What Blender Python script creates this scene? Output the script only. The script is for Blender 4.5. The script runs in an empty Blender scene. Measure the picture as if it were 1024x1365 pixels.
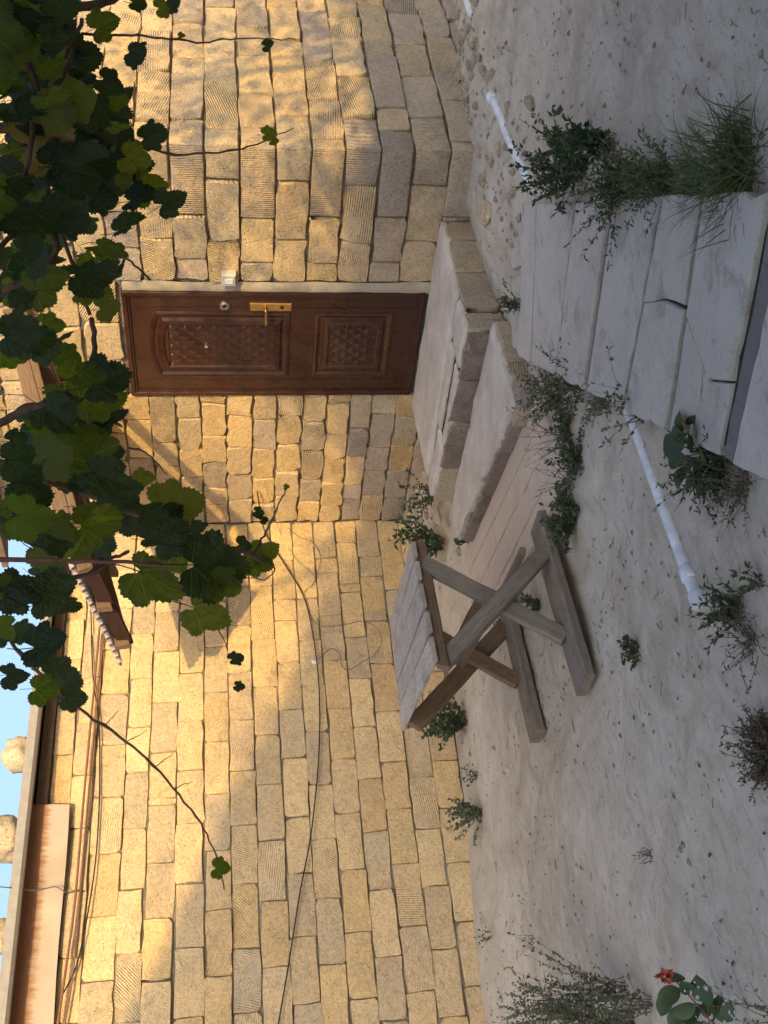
import bpy, bmesh, math, random
from mathutils import Vector, Matrix, noise as mnoise
from math import radians as rad, sin, cos, pi

S = bpy.context.scene
COL = S.collection
random.seed(7)

# ---------------------------------------------------------------- camera (photograph was taken with the phone turned 90 degrees)
FOC = 1500.0                                   # focal length in pixels of the 1365 px long side
PIT, YAW, ROL = rad(7.807), rad(50.073), rad(-1.008)
EYE = Vector((0, 0, 1.68))
fh = Vector((cos(YAW), sin(YAW), 0)); r0 = Vector((sin(YAW), -cos(YAW), 0)); zz = Vector((0, 0, 1))
FW = fh*cos(PIT) - zz*sin(PIT); up0 = fh*sin(PIT) + zz*cos(PIT)
RT = r0*cos(ROL) + up0*sin(ROL); UP = up0*cos(ROL) - r0*sin(ROL)
cd = bpy.data.cameras.new('camera'); cam = bpy.data.objects.new('camera', cd); COL.objects.link(cam)
cd.sensor_fit = 'VERTICAL'; cd.sensor_height = 36.0; cd.lens = 36.0*FOC/1365.0
cd.clip_start = 0.05; cd.clip_end = 500
X_, Y_, Z_ = -UP, RT, -FW
cam.matrix_world = Matrix(((X_.x, Y_.x, Z_.x, EYE.x), (X_.y, Y_.y, Z_.y, EYE.y), (X_.z, Y_.z, Z_.z, EYE.z), (0, 0, 0, 1)))
S.camera = cam
S.render.resolution_x, S.render.resolution_y = 768, 1024

# ---------------------------------------------------------------- sky, sun, exposure
SUN = Vector((-0.45, -0.79, 0.405)).normalized()          # towards the sun
w = bpy.data.worlds.new('World'); S.world = w; w.use_nodes = True
wn = w.node_tree.nodes; wl = w.node_tree.links
sky = wn.new('ShaderNodeTexSky'); sky.sky_type = 'NISHITA'; sky.sun_disc = False
sky.sun_elevation = math.asin(SUN.z); sky.sun_rotation = math.atan2(SUN.x, SUN.y)
sky.air_density = 1.0; sky.dust_density = 6.0; sky.ozone_density = 3.0
wl.new(sky.outputs[0], wn['Background'].inputs[0]); wn['Background'].inputs[1].default_value = 0.15
sd = bpy.data.lights.new('sun', 'SUN'); so = bpy.data.objects.new('sun', sd); COL.objects.link(so)
sd.energy = 2.5; sd.angle = rad(0.6); sd.color = (1.0, 0.68, 0.25)
so.rotation_euler = (-SUN).to_track_quat('-Z', 'Y').to_euler(); so.location = (-5, -9, 12)
S.view_settings.view_transform = 'Standard'; S.view_settings.look = 'None'
S.view_settings.exposure = 1.12; S.view_settings.gamma = 1.0

# ---------------------------------------------------------------- measuring helpers (photo pixel -> point on a known plane)
def ray(x, y): return FW + RT*((682.5-y)/FOC) - UP*((x-512)/FOC)
def onX(x, y, X): d = ray(x, y); return EYE + d*((X-EYE.x)/d.x)
def onY(x, y, Y): d = ray(x, y); return EYE + d*((Y-EYE.y)/d.y)
def onZ(x, y, Z): d = ray(x, y); return EYE + d*((Z-EYE.z)/d.z)
def atD(x, y, D): return EYE + ray(x, y)*D

YA, XB, YC = 7.358, 6.063, 3.795               # wall planes

# ---------------------------------------------------------------- object helpers
def tag(o, label=None, cat=None, group=None, kind=None):
    if label: o['label'] = label
    if cat: o['category'] = cat
    if group: o['group'] = group
    if kind: o['kind'] = kind
    return o
def link(name, me, mat=None, parent=None, mw=None):
    o = bpy.data.objects.new(name, me); COL.objects.link(o)
    if mat is not None and me is not None and not me.materials: me.materials.append(mat)
    if parent is not None: o.parent = parent
    if mw is not None: o.matrix_local = mw
    return o
def thing(name, label, cat, loc=(0, 0, 0), group=None):
    o = bpy.data.objects.new(name, None); COL.objects.link(o); o.location = loc; o.empty_display_size = .1
    return tag(o, label, cat, group)
def mesh(name, v, f, smooth=False):
    me = bpy.data.meshes.new(name); me.from_pydata([tuple(p) for p in v], [], f); me.update()
    bm = bmesh.new(); bm.from_mesh(me); bmesh.ops.recalc_face_normals(bm, faces=bm.faces); bm.to_mesh(me); bm.free()
    if smooth: me.polygons.foreach_set('use_smooth', [True]*len(me.polygons))
    return me
def raw(name, v, f, smooth=False):
    me = bpy.data.meshes.new(name); me.from_pydata([tuple(p) for p in v], [], f); me.update()
    if smooth: me.polygons.foreach_set('use_smooth', [True]*len(me.polygons))
    return me
def rel(parent, p): return Vector(p) - Vector(parent.location)
def frame_mat(origin, ax, ay, az):
    return Matrix(((ax.x, ay.x, az.x, origin.x), (ax.y, ay.y, az.y, origin.y), (ax.z, ay.z, az.z, origin.z), (0, 0, 0, 1)))

class MB:
    def __init__(s): s.v = []; s.f = []
    def add(s, v, f):
        n = len(s.v); s.v += [Vector(p) for p in v]; s.f += [tuple(i+n for i in q) for q in f]; return s
    def box(s, a, b):
        (x0, y0, z0), (x1, y1, z1) = a, b
        return s.add([(x0,y0,z0),(x1,y0,z0),(x1,y1,z0),(x0,y1,z0),(x0,y0,z1),(x1,y0,z1),(x1,y1,z1),(x0,y1,z1)],
                     [(0,3,2,1),(4,5,6,7),(0,1,5,4),(1,2,6,5),(2,3,7,6),(3,0,4,7)])
    def tube(s, pts, rads, n=6):
        pts = [Vector(p) for p in pts]
        if not hasattr(rads, '__len__'): rads = [rads]*len(pts)
        rings = []; prev = None
        for i, p in enumerate(pts):
            t = (pts[min(i+1, len(pts)-1)] - pts[max(i-1, 0)]).normalized()
            a = t.orthogonal().normalized() if prev is None else (prev - t*prev.dot(t)).normalized()
            prev = a; b = t.cross(a)
            rings.append([p + (a*cos(2*pi*k/n) + b*sin(2*pi*k/n))*rads[i] for k in range(n)])
        v = [q for r in rings for q in r]; f = []
        for i in range(len(pts)-1):
            for k in range(n):
                f.append((i*n+k, i*n+(k+1) % n, (i+1)*n+(k+1) % n, (i+1)*n+k))
        f.append(tuple(range(n-1, -1, -1))); f.append(tuple((len(pts)-1)*n+k for k in range(n)))
        return s.add(v, f)
    def build(s, name, mat, parent=None, smooth=False, origin=None, fix=True):
        v = s.v
        if origin is not None: v = [p - Vector(origin) for p in v]
        elif parent is not None: v = [p - Vector(parent.location) for p in v]
        me = (mesh if fix else raw)(name, v, s.f, smooth)
        o = link(name, me, mat, parent)
        if origin is not None: o.location = Vector(origin) - (Vector(parent.location) if parent else Vector())
        return o

def smooth_path(pts, n=6):
    """Catmull-Rom through the points"""
    P = [Vector(p) for p in pts]; P = [P[0]*2-P[1]] + P + [P[-1]*2-P[-2]]; out = []
    for i in range(1, len(P)-2):
        for k in range(n):
            t = k/n; a, b, c, d = P[i-1], P[i], P[i+1], P[i+2]
            out.append(0.5*((2*b) + (c-a)*t + (2*a-5*b+4*c-d)*t*t + (3*b-a-3*c+d)*t**3))
    out.append(P[-2]); return out

# ---------------------------------------------------------------- materials
class NT:
    def __init__(s, name, rough=0.9, spec=0.25):
        s.m = bpy.data.materials.new(name); s.m.use_nodes = True
        s.n = s.m.node_tree.nodes; s.l = s.m.node_tree.links
        s.b = s.n['Principled BSDF']; s.b.inputs['Roughness'].default_value = rough
        s.b.inputs['Specular IOR Level'].default_value = spec
    def node(s, t, **kw):
        n = s.n.new(t)
        for k, v in kw.items(): setattr(n, k, v)
        return n
    def put(s, n, i, v):
        if hasattr(v, 'is_output') or isinstance(v, bpy.types.NodeSocket): s.l.new(v, n.inputs[i])
        else: n.inputs[i].default_value = v
    def coords(s, scale=(1, 1, 1), rnd=True, rot=None):
        tc = s.node('ShaderNodeTexCoord'); out = tc.outputs['Object']
        if rnd:
            oi = s.node('ShaderNodeObjectInfo'); m = s.node('ShaderNodeVectorMath', operation='SCALE')
            cv = s.node('ShaderNodeCombineXYZ')
            for i, k in enumerate((37., 71., 13.)):
                q = s.node('ShaderNodeMath', operation='MULTIPLY'); s.put(q, 0, oi.outputs['Random']); q.inputs[1].default_value = k; s.l.new(q.outputs[0], cv.inputs[i])
            a = s.node('ShaderNodeVectorMath', operation='ADD'); s.l.new(out, a.inputs[0]); s.l.new(cv.outputs[0], a.inputs[1]); out = a.outputs[0]
        mp = s.node('ShaderNodeMapping'); s.l.new(out, mp.inputs['Vector']); mp.inputs['Scale'].default_value = scale
        if rot: mp.inputs['Rotation'].default_value = rot
        return mp.outputs[0]
    def rnd(s): return s.node('ShaderNodeObjectInfo').outputs['Random']
    def noise(s, vec, scale, detail=4, rough=.55, dist=0):
        n = s.node('ShaderNodeTexNoise'); s.l.new(vec, n.inputs['Vector']); n.inputs['Scale'].default_value = scale
        n.inputs['Detail'].default_value = detail; n.inputs['Roughness'].default_value = rough; n.inputs['Distortion'].default_value = dist
        return n.outputs['Fac']
    def voro(s, vec, scale, feat='F1', rnd=1.):
        n = s.node('ShaderNodeTexVoronoi', feature=feat); s.l.new(vec, n.inputs['Vector']); n.inputs['Scale'].default_value = scale
        n.inputs['Randomness'].default_value = rnd; return n.outputs['Distance']
    def ramp(s, fac, stops):
        n = s.node('ShaderNodeValToRGB'); s.l.new(fac, n.inputs[0]); e = n.color_ramp.elements
        while len(e) < len(stops): e.new(.5)
        for q, (p, c) in zip(e, stops):
            q.position = p; q.color = (c, c, c, 1) if not hasattr(c, '__len__') else (*c, 1)
        return n.outputs[0]
    def mix(s, fac, a, b, blend='MIX'):
        n = s.node('ShaderNodeMix', data_type='RGBA', blend_type=blend)
        s.put(n, 0, fac)
        for i, v in ((6, a), (7, b)):
            if isinstance(v, tuple): n.inputs[i].default_value = (*v, 1)
            else: s.l.new(v, n.inputs[i])
        return n.outputs[2]
    def math(s, op, a, b=0.):
        n = s.node('ShaderNodeMath', operation=op); s.put(n, 0, a); s.put(n, 1, b); return n.outputs[0]
    def bump(s, h, strength=.5, dist=.01, prev=None):
        n = s.node('ShaderNodeBump'); s.l.new(h, n.inputs['Height']); n.inputs['Strength'].default_value = strength; n.inputs['Distance'].default_value = dist
        if prev is not None: s.l.new(prev, n.inputs['Normal'])
        return n.outputs[0]
    def done(s, col, nrm=None, rough=None):
        if isinstance(col, tuple): s.b.inputs['Base Color'].default_value = (*col, 1)
        else: s.l.new(col, s.b.inputs['Base Color'])
        if nrm is not None: s.l.new(nrm, s.b.inputs['Normal'])
        if rough is not None: s.put(s.b, 'Roughness', rough)
        return s.m

def m_stone(name, cols, chisel=.5, pits=1.0, patch=.25, ridge=.9):
    t = NT(name, .95, .15); c = t.coords(); r = t.rnd()
    base = t.ramp(r, [(i/(len(cols)-1), k) for i, k in enumerate(cols)])
    big = t.noise(c, 4.5, 5, .6); base = t.mix(t.math('MULTIPLY', t.ramp(big, [(.35, 0.), (.68, 1.)]), .55), base, t.mix(1., base, (1.28, 1.22, 1.12), 'MULTIPLY'))
    st = t.noise(c, 11, 6, .7, .4); base = t.mix(t.math('MULTIPLY', t.ramp(st, [(.5, 0.), (.66, 1.)]), .4), base, t.mix(1., base, (.62, .57, .52), 'MULTIPLY'))
    mor = t.noise(c, 3.1, 5, .65, .5); base = t.mix(t.math('MULTIPLY', t.ramp(mor, [(.60, 0.), (.66, 1.)]), patch), base, (.34, .30, .25))
    gr = t.noise(c, 120, 4, .75); base = t.mix(.85, base, t.mix(1., base, t.ramp(gr, [(.32, (.68, .68, .66)), (.68, (1.32, 1.32, 1.36))]), 'MULTIPLY'))
    g3 = t.noise(c, 42, 5, .8, .3); base = t.mix(t.math('MULTIPLY', t.ramp(g3, [(.52, 0.), (.66, 1.)]), .6), base, t.mix(1., base, (.50, .45, .40), 'MULTIPLY'))
    base = t.mix(t.math('MULTIPLY', t.ramp(g3, [(.34, 1.), (.46, 0.)]), .5), base, t.mix(1., base, (1.35, 1.32, 1.28), 'MULTIPLY'))
    pit = t.ramp(t.voro(c, 38), [(.08, 0.), (.26, 1.)]); pm = t.ramp(t.noise(c, 7, 3), [(.45, 0.), (.6, 1.)])
    pit2 = t.math('MAXIMUM', pit, t.math('SUBTRACT', 1., t.math('MULTIPLY', pm, pits)))
    base = t.mix(t.math('MULTIPLY', t.math('SUBTRACT', 1., pit2), .6), base, (.16, .11, .06))
    # chisel ridges, angle differs from block to block
    rr = t.node('ShaderNodeVectorRotate', rotation_type='Z_AXIS'); t.l.new(c, rr.inputs['Vector'])
    t.put(rr, 'Angle', t.math('MULTIPLY', t.math('FRACT', t.math('MULTIPLY', r, 7.3)), 2.6))
    wv = t.node('ShaderNodeTexWave', wave_type='BANDS', bands_direction='X'); t.l.new(rr.outputs[0], wv.inputs['Vector'])
    wv.inputs['Scale'].default_value = 21; wv.inputs['Distortion'].default_value = 2.2; wv.inputs['Detail'].default_value = 2; wv.inputs['Detail Scale'].default_value = 1.5
    on = t.ramp(t.math('FRACT', t.math('MULTIPLY', r, 13.7)), [(1-chisel-.15, 0.), (1-chisel+.15, 1.)])
    on = t.math('MULTIPLY', on, t.ramp(t.noise(c, 5, 2), [(.38, 0.), (.55, 1.)]))
    h = t.math('ADD', t.math('MULTIPLY', t.noise(c, 38, 6, .7), .9), t.math('MULTIPLY', pit2, .5))
    h = t.math('ADD', h, t.math('MULTIPLY', t.math('MULTIPLY', wv.outputs['Fac'], on), ridge))
    n1 = t.bump(h, .85, .011); n2 = t.bump(t.noise(c, 9, 5, .65), .5, .012, n1)
    n2 = t.bump(g3, .6, .006, n2)
    return t.done(base, n2)

TAN = [(.50, .372, .205), (.55, .415, .235), (.42, .335, .22), (.58, .445, .25), (.51, .385, .22), (.40, .32, .215), (.54, .395, .20), (.46, .33, .18)]
M_ASH = m_stone('cut_limestone_blocks', TAN, .30, .6, .3, .4)
M_OLD = m_stone('weathered_limestone_blocks', [(.49, .355, .19), (.56, .415, .22), (.41, .335, .23), (.52, .385, .205), (.34, .28, .225), (.51, .37, .195), (.44, .355, .24), (.55, .40, .20)], .42, 1., .5)
M_OLDG = m_stone('greyed_limestone_blocks', [(.36, .30, .22), (.42, .345, .235), (.30, .255, .21), (.38, .32, .24), (.33, .275, .22), (.45, .36, .23)], .35, 1., .6)
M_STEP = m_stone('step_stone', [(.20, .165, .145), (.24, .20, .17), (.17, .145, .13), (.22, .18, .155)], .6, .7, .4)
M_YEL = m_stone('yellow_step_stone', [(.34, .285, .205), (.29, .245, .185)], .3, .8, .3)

def m_mortar():
    t = NT('old_mortar', .97, .1); c = t.coords(rnd=False)
    col = t.mix(t.ramp(t.noise(c, 5, 5), [(.35, 0.), (.7, 1.)]), (.15, .13, .105), (.34, .29, .225))
    return t.done(col, t.bump(t.noise(c, 30, 8, .7), 1., .025))
M_MORTAR = m_mortar()
def m_plaster(name, a, b, s=6, dist=.01):
    t = NT(name, .95, .15); c = t.coords(rnd=True)
    col = t.mix(t.ramp(t.noise(c, s, 6, .65), [(.35, 0.), (.68, 1.)]), a, b)
    col = t.mix(t.math('MULTIPLY', t.ramp(t.noise(c, s*6, 5, .7), [(.55, 0.), (.7, 1.)]), .35), col, tuple(k*.6 for k in a))
    n = t.bump(t.noise(c, 26, 8, .7), .8, dist); n = t.bump(t.noise(c, 130, 4, .7), .5, .004, n)
    return t.done(col, n)
M_PLASTER = m_plaster('lime_plaster', (.32, .27, .20), (.45, .385, .29))
M_TREAD = m_plaster('dusty_cement_tread', (.42, .375, .325), (.57, .515, .455), 5, .014)
M_BACKWALL = m_plaster('warm_bounce_render', (.56, .46, .33), (.64, .53, .39), 2)  # warm colour picked so the unseen house bounces fill into the yard

def m_dirt():
    t = NT('dusty_soil', 1., .08); c = t.coords(rnd=False)
    cs = t.coords((1., 2.2, 1.), rnd=False, rot=(0, 0, rad(-40)))
    a = t.ramp(t.noise(c, 1.1, 6, .6), [(.32, 0.), (.68, 1.)])
    col = t.mix(a, (.375, .32, .24), (.53, .47, .37))
    lo = t.ramp(t.noise(c, .55, 5, .6, .6), [(.38, 0.), (.62, 1.)]); col = t.mix(t.math('MULTIPLY', lo, .55), col, (.30, .25, .185))
    b = t.ramp(t.noise(c, 3.2, 9, .72, .8), [(.40, 0.), (.62, 1.)]); col = t.mix(t.math('MULTIPLY', b, .6), col, (.59, .54, .455))
    d = t.ramp(t.noise(cs, 9, 8, .72, .8), [(.53, 0.), (.66, 1.)]); col = t.mix(t.math('MULTIPLY', d, .38), col, (.21, .175, .14))
    p = t.ramp(t.voro(c, 19), [(.07, 1.), (.13, 0.)]); pm = t.ramp(t.noise(c, 3.3, 3), [(.5, 0.), (.62, 1.)])
    col = t.mix(t.math('MULTIPLY', t.math('MULTIPLY', p, pm), .7), col, (.09, .07, .055))
    h = t.math('ADD', t.math('MULTIPLY', t.noise(c, 13, 10, .72), 1.), t.math('MULTIPLY', d, -.25))
    n = t.bump(h, .6, .013); n = t.bump(t.noise(c, 60, 6, .75), .6, .006, n)
    g2_ = t.noise(c, 140, 3, .7); col = t.mix(.12, col, t.ramp(g2_, [(.35, (.10, .08, .065)), (.65, (.62, .56, .5))]))
    return t.done(col, n)
M_DIRT = m_dirt()

def m_slab(name, a, b, stain, warm=0):
    t = NT(name, .93, .2); c = t.coords(); r = t.rnd()
    col = t.mix(t.ramp(t.noise(c, 2.2, 6, .65), [(.3, 0.), (.7, 1.)]), a, b)
    col = t.mix(t.math('MULTIPLY', t.math('FRACT', t.math('MULTIPLY', r, 5.7)), .45), col, tuple(k*.82 for k in a))
    st = t.ramp(t.noise(c, 5.5, 8, .72, .6), [(.54, 0.), (.64, 1.)]); col = t.mix(t.math('MULTIPLY', st, .7), col, stain)
    s3 = t.ramp(t.noise(t.coords((1, 1, 1)), 1.1, 8, .75, .3), [(.50, 0.), (.66, 1.)]); col = t.mix(t.math('MULTIPLY', s3, .40), col, stain)
    s4 = t.ramp(t.noise(c, 24, 6, .75), [(.56, 0.), (.66, 1.)]); col = t.mix(t.math('MULTIPLY', s4, .45), col, stain)
    sp = t.ramp(t.voro(c, 30), [(.06, 1.), (.12, 0.)]); sm = t.ramp(t.noise(c, 6, 3), [(.5, 0.), (.62, 1.)])
    col = t.mix(t.math('MULTIPLY', t.math('MULTIPLY', sp, sm), .6), col, tuple(k*.5 for k in a))
    col = t.mix(.14, col, t.ramp(t.noise(c, 170, 3, .7), [(.3, (.15, .13, .11)), (.7, (.7, .66, .6))]))
    n = t.bump(t.noise(c, 16, 8, .72), .8, .016); n = t.bump(t.noise(c, 70, 5, .75), .7, .006, n)
    return t.done(col, n)
M_SLAB = m_slab('sawn_grey_limestone', (.46, .42, .36), (.58, .535, .46), (.27, .24, .205))
M_PINK = m_slab('smooth_pinkish_slab', (.50, .405, .315), (.60, .50, .40), (.42, .34, .27))
M_CONC = m_slab('broken_concrete', (.13, .12, .11), (.21, .195, .18), (.08, .075, .07))

def m_wood(name, a, b, dark, grain=1.0, rough=.85):
    t = NT(name, rough, .2); c = t.coords((1.2, 22, 22)); r = t.rnd()
    g = t.noise(c, 2.4, 7, .65, .5); col = t.mix(t.ramp(g, [(.32, 0.), (.68, 1.)]), a, b)
    f = t.noise(c, 9, 4, .7); col = t.mix(t.math('MULTIPLY', t.ramp(f, [(.52, 0.), (.68, 1.)]), .75), col, dark)
    cs = t.coords((1, 1, 1)); col = t.mix(t.math('MULTIPLY', t.ramp(t.noise(cs, 7, 4, .6), [(.5, 0.), (.7, 1.)]), .4), col, dark)
    kn = t.ramp(t.voro(t.coords((3.2, 11, 11)), 1.), [(.06, 1.), (.13, 0.)]); col = t.mix(t.math('MULTIPLY', kn, .7), col, dark)
    col = t.mix(t.math('MULTIPLY', r, .35), col, tuple(k*.72 for k in a))
    n = t.bump(t.math('ADD', g, t.math('MULTIPLY', f, .6)), .7*grain, .006)
    return t.done(col, n)
M_WOODG = m_wood('weathered_grey_wood', (.165, .140, .112), (.26, .22, .18), (.06, .048, .037))
M_WOODP = m_wood('bleached_table_planks', (.35, .305, .255), (.50, .45, .39), (.09, .07, .054))
M_WOODB = m_wood('brown_old_wood', (.16, .105, .066), (.23, .155, .10), (.06, .04, .026))
M_WOODD = m_wood('dark_painted_wood', (.04, .018, .012), (.055, .026, .017), (.02, .01, .008))

def m_flat(name, col, rough=.5, metal=0., spec=.4, nz=.12, sc=20, bmp=.0015):
    t = NT(name, rough, spec); c = t.coords(); t.b.inputs['Metallic'].default_value = metal
    k = t.mix(t.ramp(t.noise(c, sc, 5, .6), [(.3, 0.), (.7, 1.)]), tuple(q*(1-nz) for q in col), tuple(min(1, q*(1+nz)) for q in col))
    return t.done(k, t.bump(t.noise(c, sc*4, 3), .3, bmp))
def m_door():
    t = NT('brown_door_paint', .38, .5); c = t.coords((6, 6, 1.2), rnd=False)
    col = t.mix(t.ramp(t.noise(c, 4, 6, .6), [(.35, 0.), (.7, 1.)]), (.028, .0085, .0058), (.043, .0130, .0085))
    du = t.coords((1, 1, 1), rnd=False); col = t.mix(t.math('MULTIPLY', t.ramp(t.noise(du, 5, 6, .7), [(.48, 0.), (.75, 1.)]), .25), col, (.10, .062, .042))
    return t.done(col, t.bump(t.noise(c, 30, 4), .25, .002), t.ramp(t.noise(du, 6, 5), [(.3, .20), (.7, .38)]))
M_DOOR = m_door()
M_SOIL = m_plaster('dark_soil_in_joints', (.035, .030, .025), (.075, .062, .05), 12, .01)
M_ROCK = m_stone('rough_rock', [(.40, .33, .23), (.46, .38, .26)], 0., 1., .3)
M_BRASS = m_flat('worn_brass', (.62, .38, .15), .32, 1., .5, .15)
M_STEEL = m_flat('dull_steel', (.55, .53, .50), .35, 1.)
M_WHITE = m_flat('white_plastic', (.60, .62, .64), .5, 0, .4, .22, 14)
M_BOX = m_flat('aged_white_plastic', (.40, .39, .36), .5, 0, .4)
M_BLACKC = m_flat('black_cable', (.012, .012, .013), .5)
M_BROWNC = m_flat('brown_cable', (.19, .085, .055), .6)
M_GREYM = m_flat('grey_painted_metal', (.27, .25, .225), .5, .0, .5)
M_WIRE = m_flat('grey_wire', (.12, .11, .10), .5)
M_STEM = m_flat('vine_bark', (.085, .052, .034), .9, 0, .2, .35, 30, .004)
M_SHOOT = m_flat('reddish_shoot', (.13, .060, .040), .7, 0, .3, .25)
M_DRY = m_flat('dry_stalk', (.17, .135, .095), .9, 0, .1, .25)
M_ROSE = m_flat('withered_rose', (.38, .085, .055), .8, 0, .2, .35, 60)
M_PETAL = m_flat('white_petals', (.42, .43, .36), .7, 0, .2, .1)
M_ROOF = m_flat('clay_roof', (.30, .15, .10), .8)

def m_sheet():
    t = NT('rusty_beige_sheet_metal', .55, .4); c = t.coords(rnd=False)
    col = t.mix(t.ramp(t.noise(c, 3, 5), [(.35, 0.), (.7, 1.)]), (.36, .29, .225), (.45, .375, .30))
    sp = t.node('ShaderNodeSeparateXYZ'); t.l.new(c, sp.inputs[0])
    e = t.math('ADD', sp.outputs[2], t.math('MULTIPLY', t.math('SUBTRACT', t.noise(t.coords((14, 1, 3), rnd=False), 2.2, 6, .7), .5), .16))
    col = t.mix(t.ramp(e, [(.0, 0.), (.055, .95)]), col, (.25, .10, .032))
    sm = t.ramp(t.noise(c, 7, 6, .7), [(.56, 0.), (.68, 1.)]); col = t.mix(t.math('MULTIPLY', sm, .35), col, (.40, .24, .14))
    return t.done(col, t.bump(t.noise(c, 5, 3), .4, .02))
M_SHEET = m_sheet()
M_ASB = m_plaster('grey_corrugated_sheet', (.30, .265, .25), (.38, .34, .325), 7, .004)

def m_leaf(name, a, b, back=None, trans=.35, rough=.45):
    t = NT(name, rough, .45); c = t.coords()
    col = t.mix(t.ramp(t.rnd(), [(0., 0.), (1., 1.)]), a, b)
    col = t.mix(t.math('MULTIPLY', t.ramp(t.noise(c, 30, 4, .6), [(.4, 0.), (.65, 1.)]), .35), col, tuple(k*.6 for k in a))
    if back:
        g = t.node('ShaderNodeNewGeometry'); col = t.mix(g.outputs['Backfacing'], col, back)
    nb = t.bump(t.noise(c, 45, 3), .4, .004)
    t.done(col, nb)
    tr = t.node('ShaderNodeBsdfTranslucent'); t.l.new(t.mix(1., col, (1.5, 1.7, .6), 'MULTIPLY'), tr.inputs[0])
    mx = t.node('ShaderNodeMixShader'); mx.inputs[0].default_value = trans
    t.l.new(t.b.outputs[0], mx.inputs[1]); t.l.new(tr.outputs[0], mx.inputs[2])
    t.l.new(mx.outputs[0], t.n['Material Output'].inputs[0]); return t.m
def m_vine(name, a, b, back, trans):
    t = NT(name, .42, .4); c = t.coords(); tc = t.node('ShaderNodeTexCoord'); sp = t.node('ShaderNodeSeparateXYZ'); t.l.new(tc.outputs['Object'], sp.inputs[0])
    ax = t.math('ABSOLUTE', sp.outputs[0]); y = sp.outputs[1]
    col = t.mix(t.rnd(), a, b); nz = t.noise(tc.outputs['Object'], 5, 5, .6)
    col = t.mix(t.math('MULTIPLY', t.ramp(nz, [(.4, 0.), (.68, 1.)]), .5), col, tuple(k*.5 for k in a))
    vein = None
    for an in (0., .72, 1.55):                               # main rib and the paired side ribs leaving the stalk
        d = t.math('ABSOLUTE', t.math('SUBTRACT', t.math('MULTIPLY', ax, cos(an)), t.math('MULTIPLY', y, sin(an)))); m = t.ramp(d, [(.006, 1.), (.020, 0.)])
        vein = m if vein is None else t.math('MAXIMUM', vein, m)
    sec = t.node('ShaderNodeTexWave', wave_type='BANDS', bands_direction='DIAGONAL'); cv = t.node('ShaderNodeCombineXYZ'); t.l.new(ax, cv.inputs[0]); t.l.new(y, cv.inputs[1]); t.l.new(cv.outputs[0], sec.inputs['Vector'])
    sec.inputs['Scale'].default_value = 1.5; sec.inputs['Distortion'].default_value = 1.2
    sv = t.ramp(sec.outputs['Fac'], [(.90, 0.), (1., .5)]); vein = t.math('MAXIMUM', vein, t.math('MULTIPLY', sv, .25))
    col = t.mix(t.math('MULTIPLY', vein, .22), col, tuple(min(1, k*2.6+.012) for k in b))
    g = t.node('ShaderNodeNewGeometry'); col = t.mix(t.math('MULTIPLY', g.outputs['Backfacing'], .7), col, back)
    nb = t.bump(t.math('SUBTRACT', t.math('MULTIPLY', nz, .6), t.math('MULTIPLY', vein, .5)), .6, .03)
    t.done(col, nb, t.ramp(nz, [(.3, .35), (.7, .6)]))
    tr = t.node('ShaderNodeBsdfTranslucent'); t.l.new(t.mix(1., col, (2.3, 2.4, .7), 'MULTIPLY'), tr.inputs[0])
    mx = t.node('ShaderNodeMixShader'); mx.inputs[0].default_value = trans
    t.l.new(t.b.outputs[0], mx.inputs[1]); t.l.new(tr.outputs[0], mx.inputs[2])
    t.l.new(mx.outputs[0], t.n['Material Output'].inputs[0]); return t.m
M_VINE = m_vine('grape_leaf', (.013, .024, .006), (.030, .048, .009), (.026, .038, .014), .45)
M_VINEB = m_vine('backlit_grape_leaf', (.060, .078, .009), (.105, .118, .013), (.085, .098, .020), .65)  # brighter leaf copy: glow of light from behind is put into its colour
M_VINEY = m_leaf('yellowing_grape_leaf', (.15, .105, .016), (.18, .12, .02), None, .4)
M_WEED = m_leaf('weed_leaf', (.040, .062, .032), (.066, .092, .042), None, .25, .7)
M_WEEDG = m_leaf('greyish_weed_leaf', (.095, .115, .075), (.13, .15, .10), None, .2, .8)
M_DRYL = m_leaf('dead_leaf', (.055, .05, .035), (.10, .085, .06), None, .1, .9)
M_GRASS = m_leaf('grass_blade', (.075, .105, .04), (.12, .135, .06), None, .25, .6)
M_BROAD = m_leaf('broad_leaf', (.026, .058, .026), (.045, .082, .030), None, .25, .5)
M_TREE = m_leaf('tree_leaf', (.04, .075, .025), (.06, .09, .03), None, .25)

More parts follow.
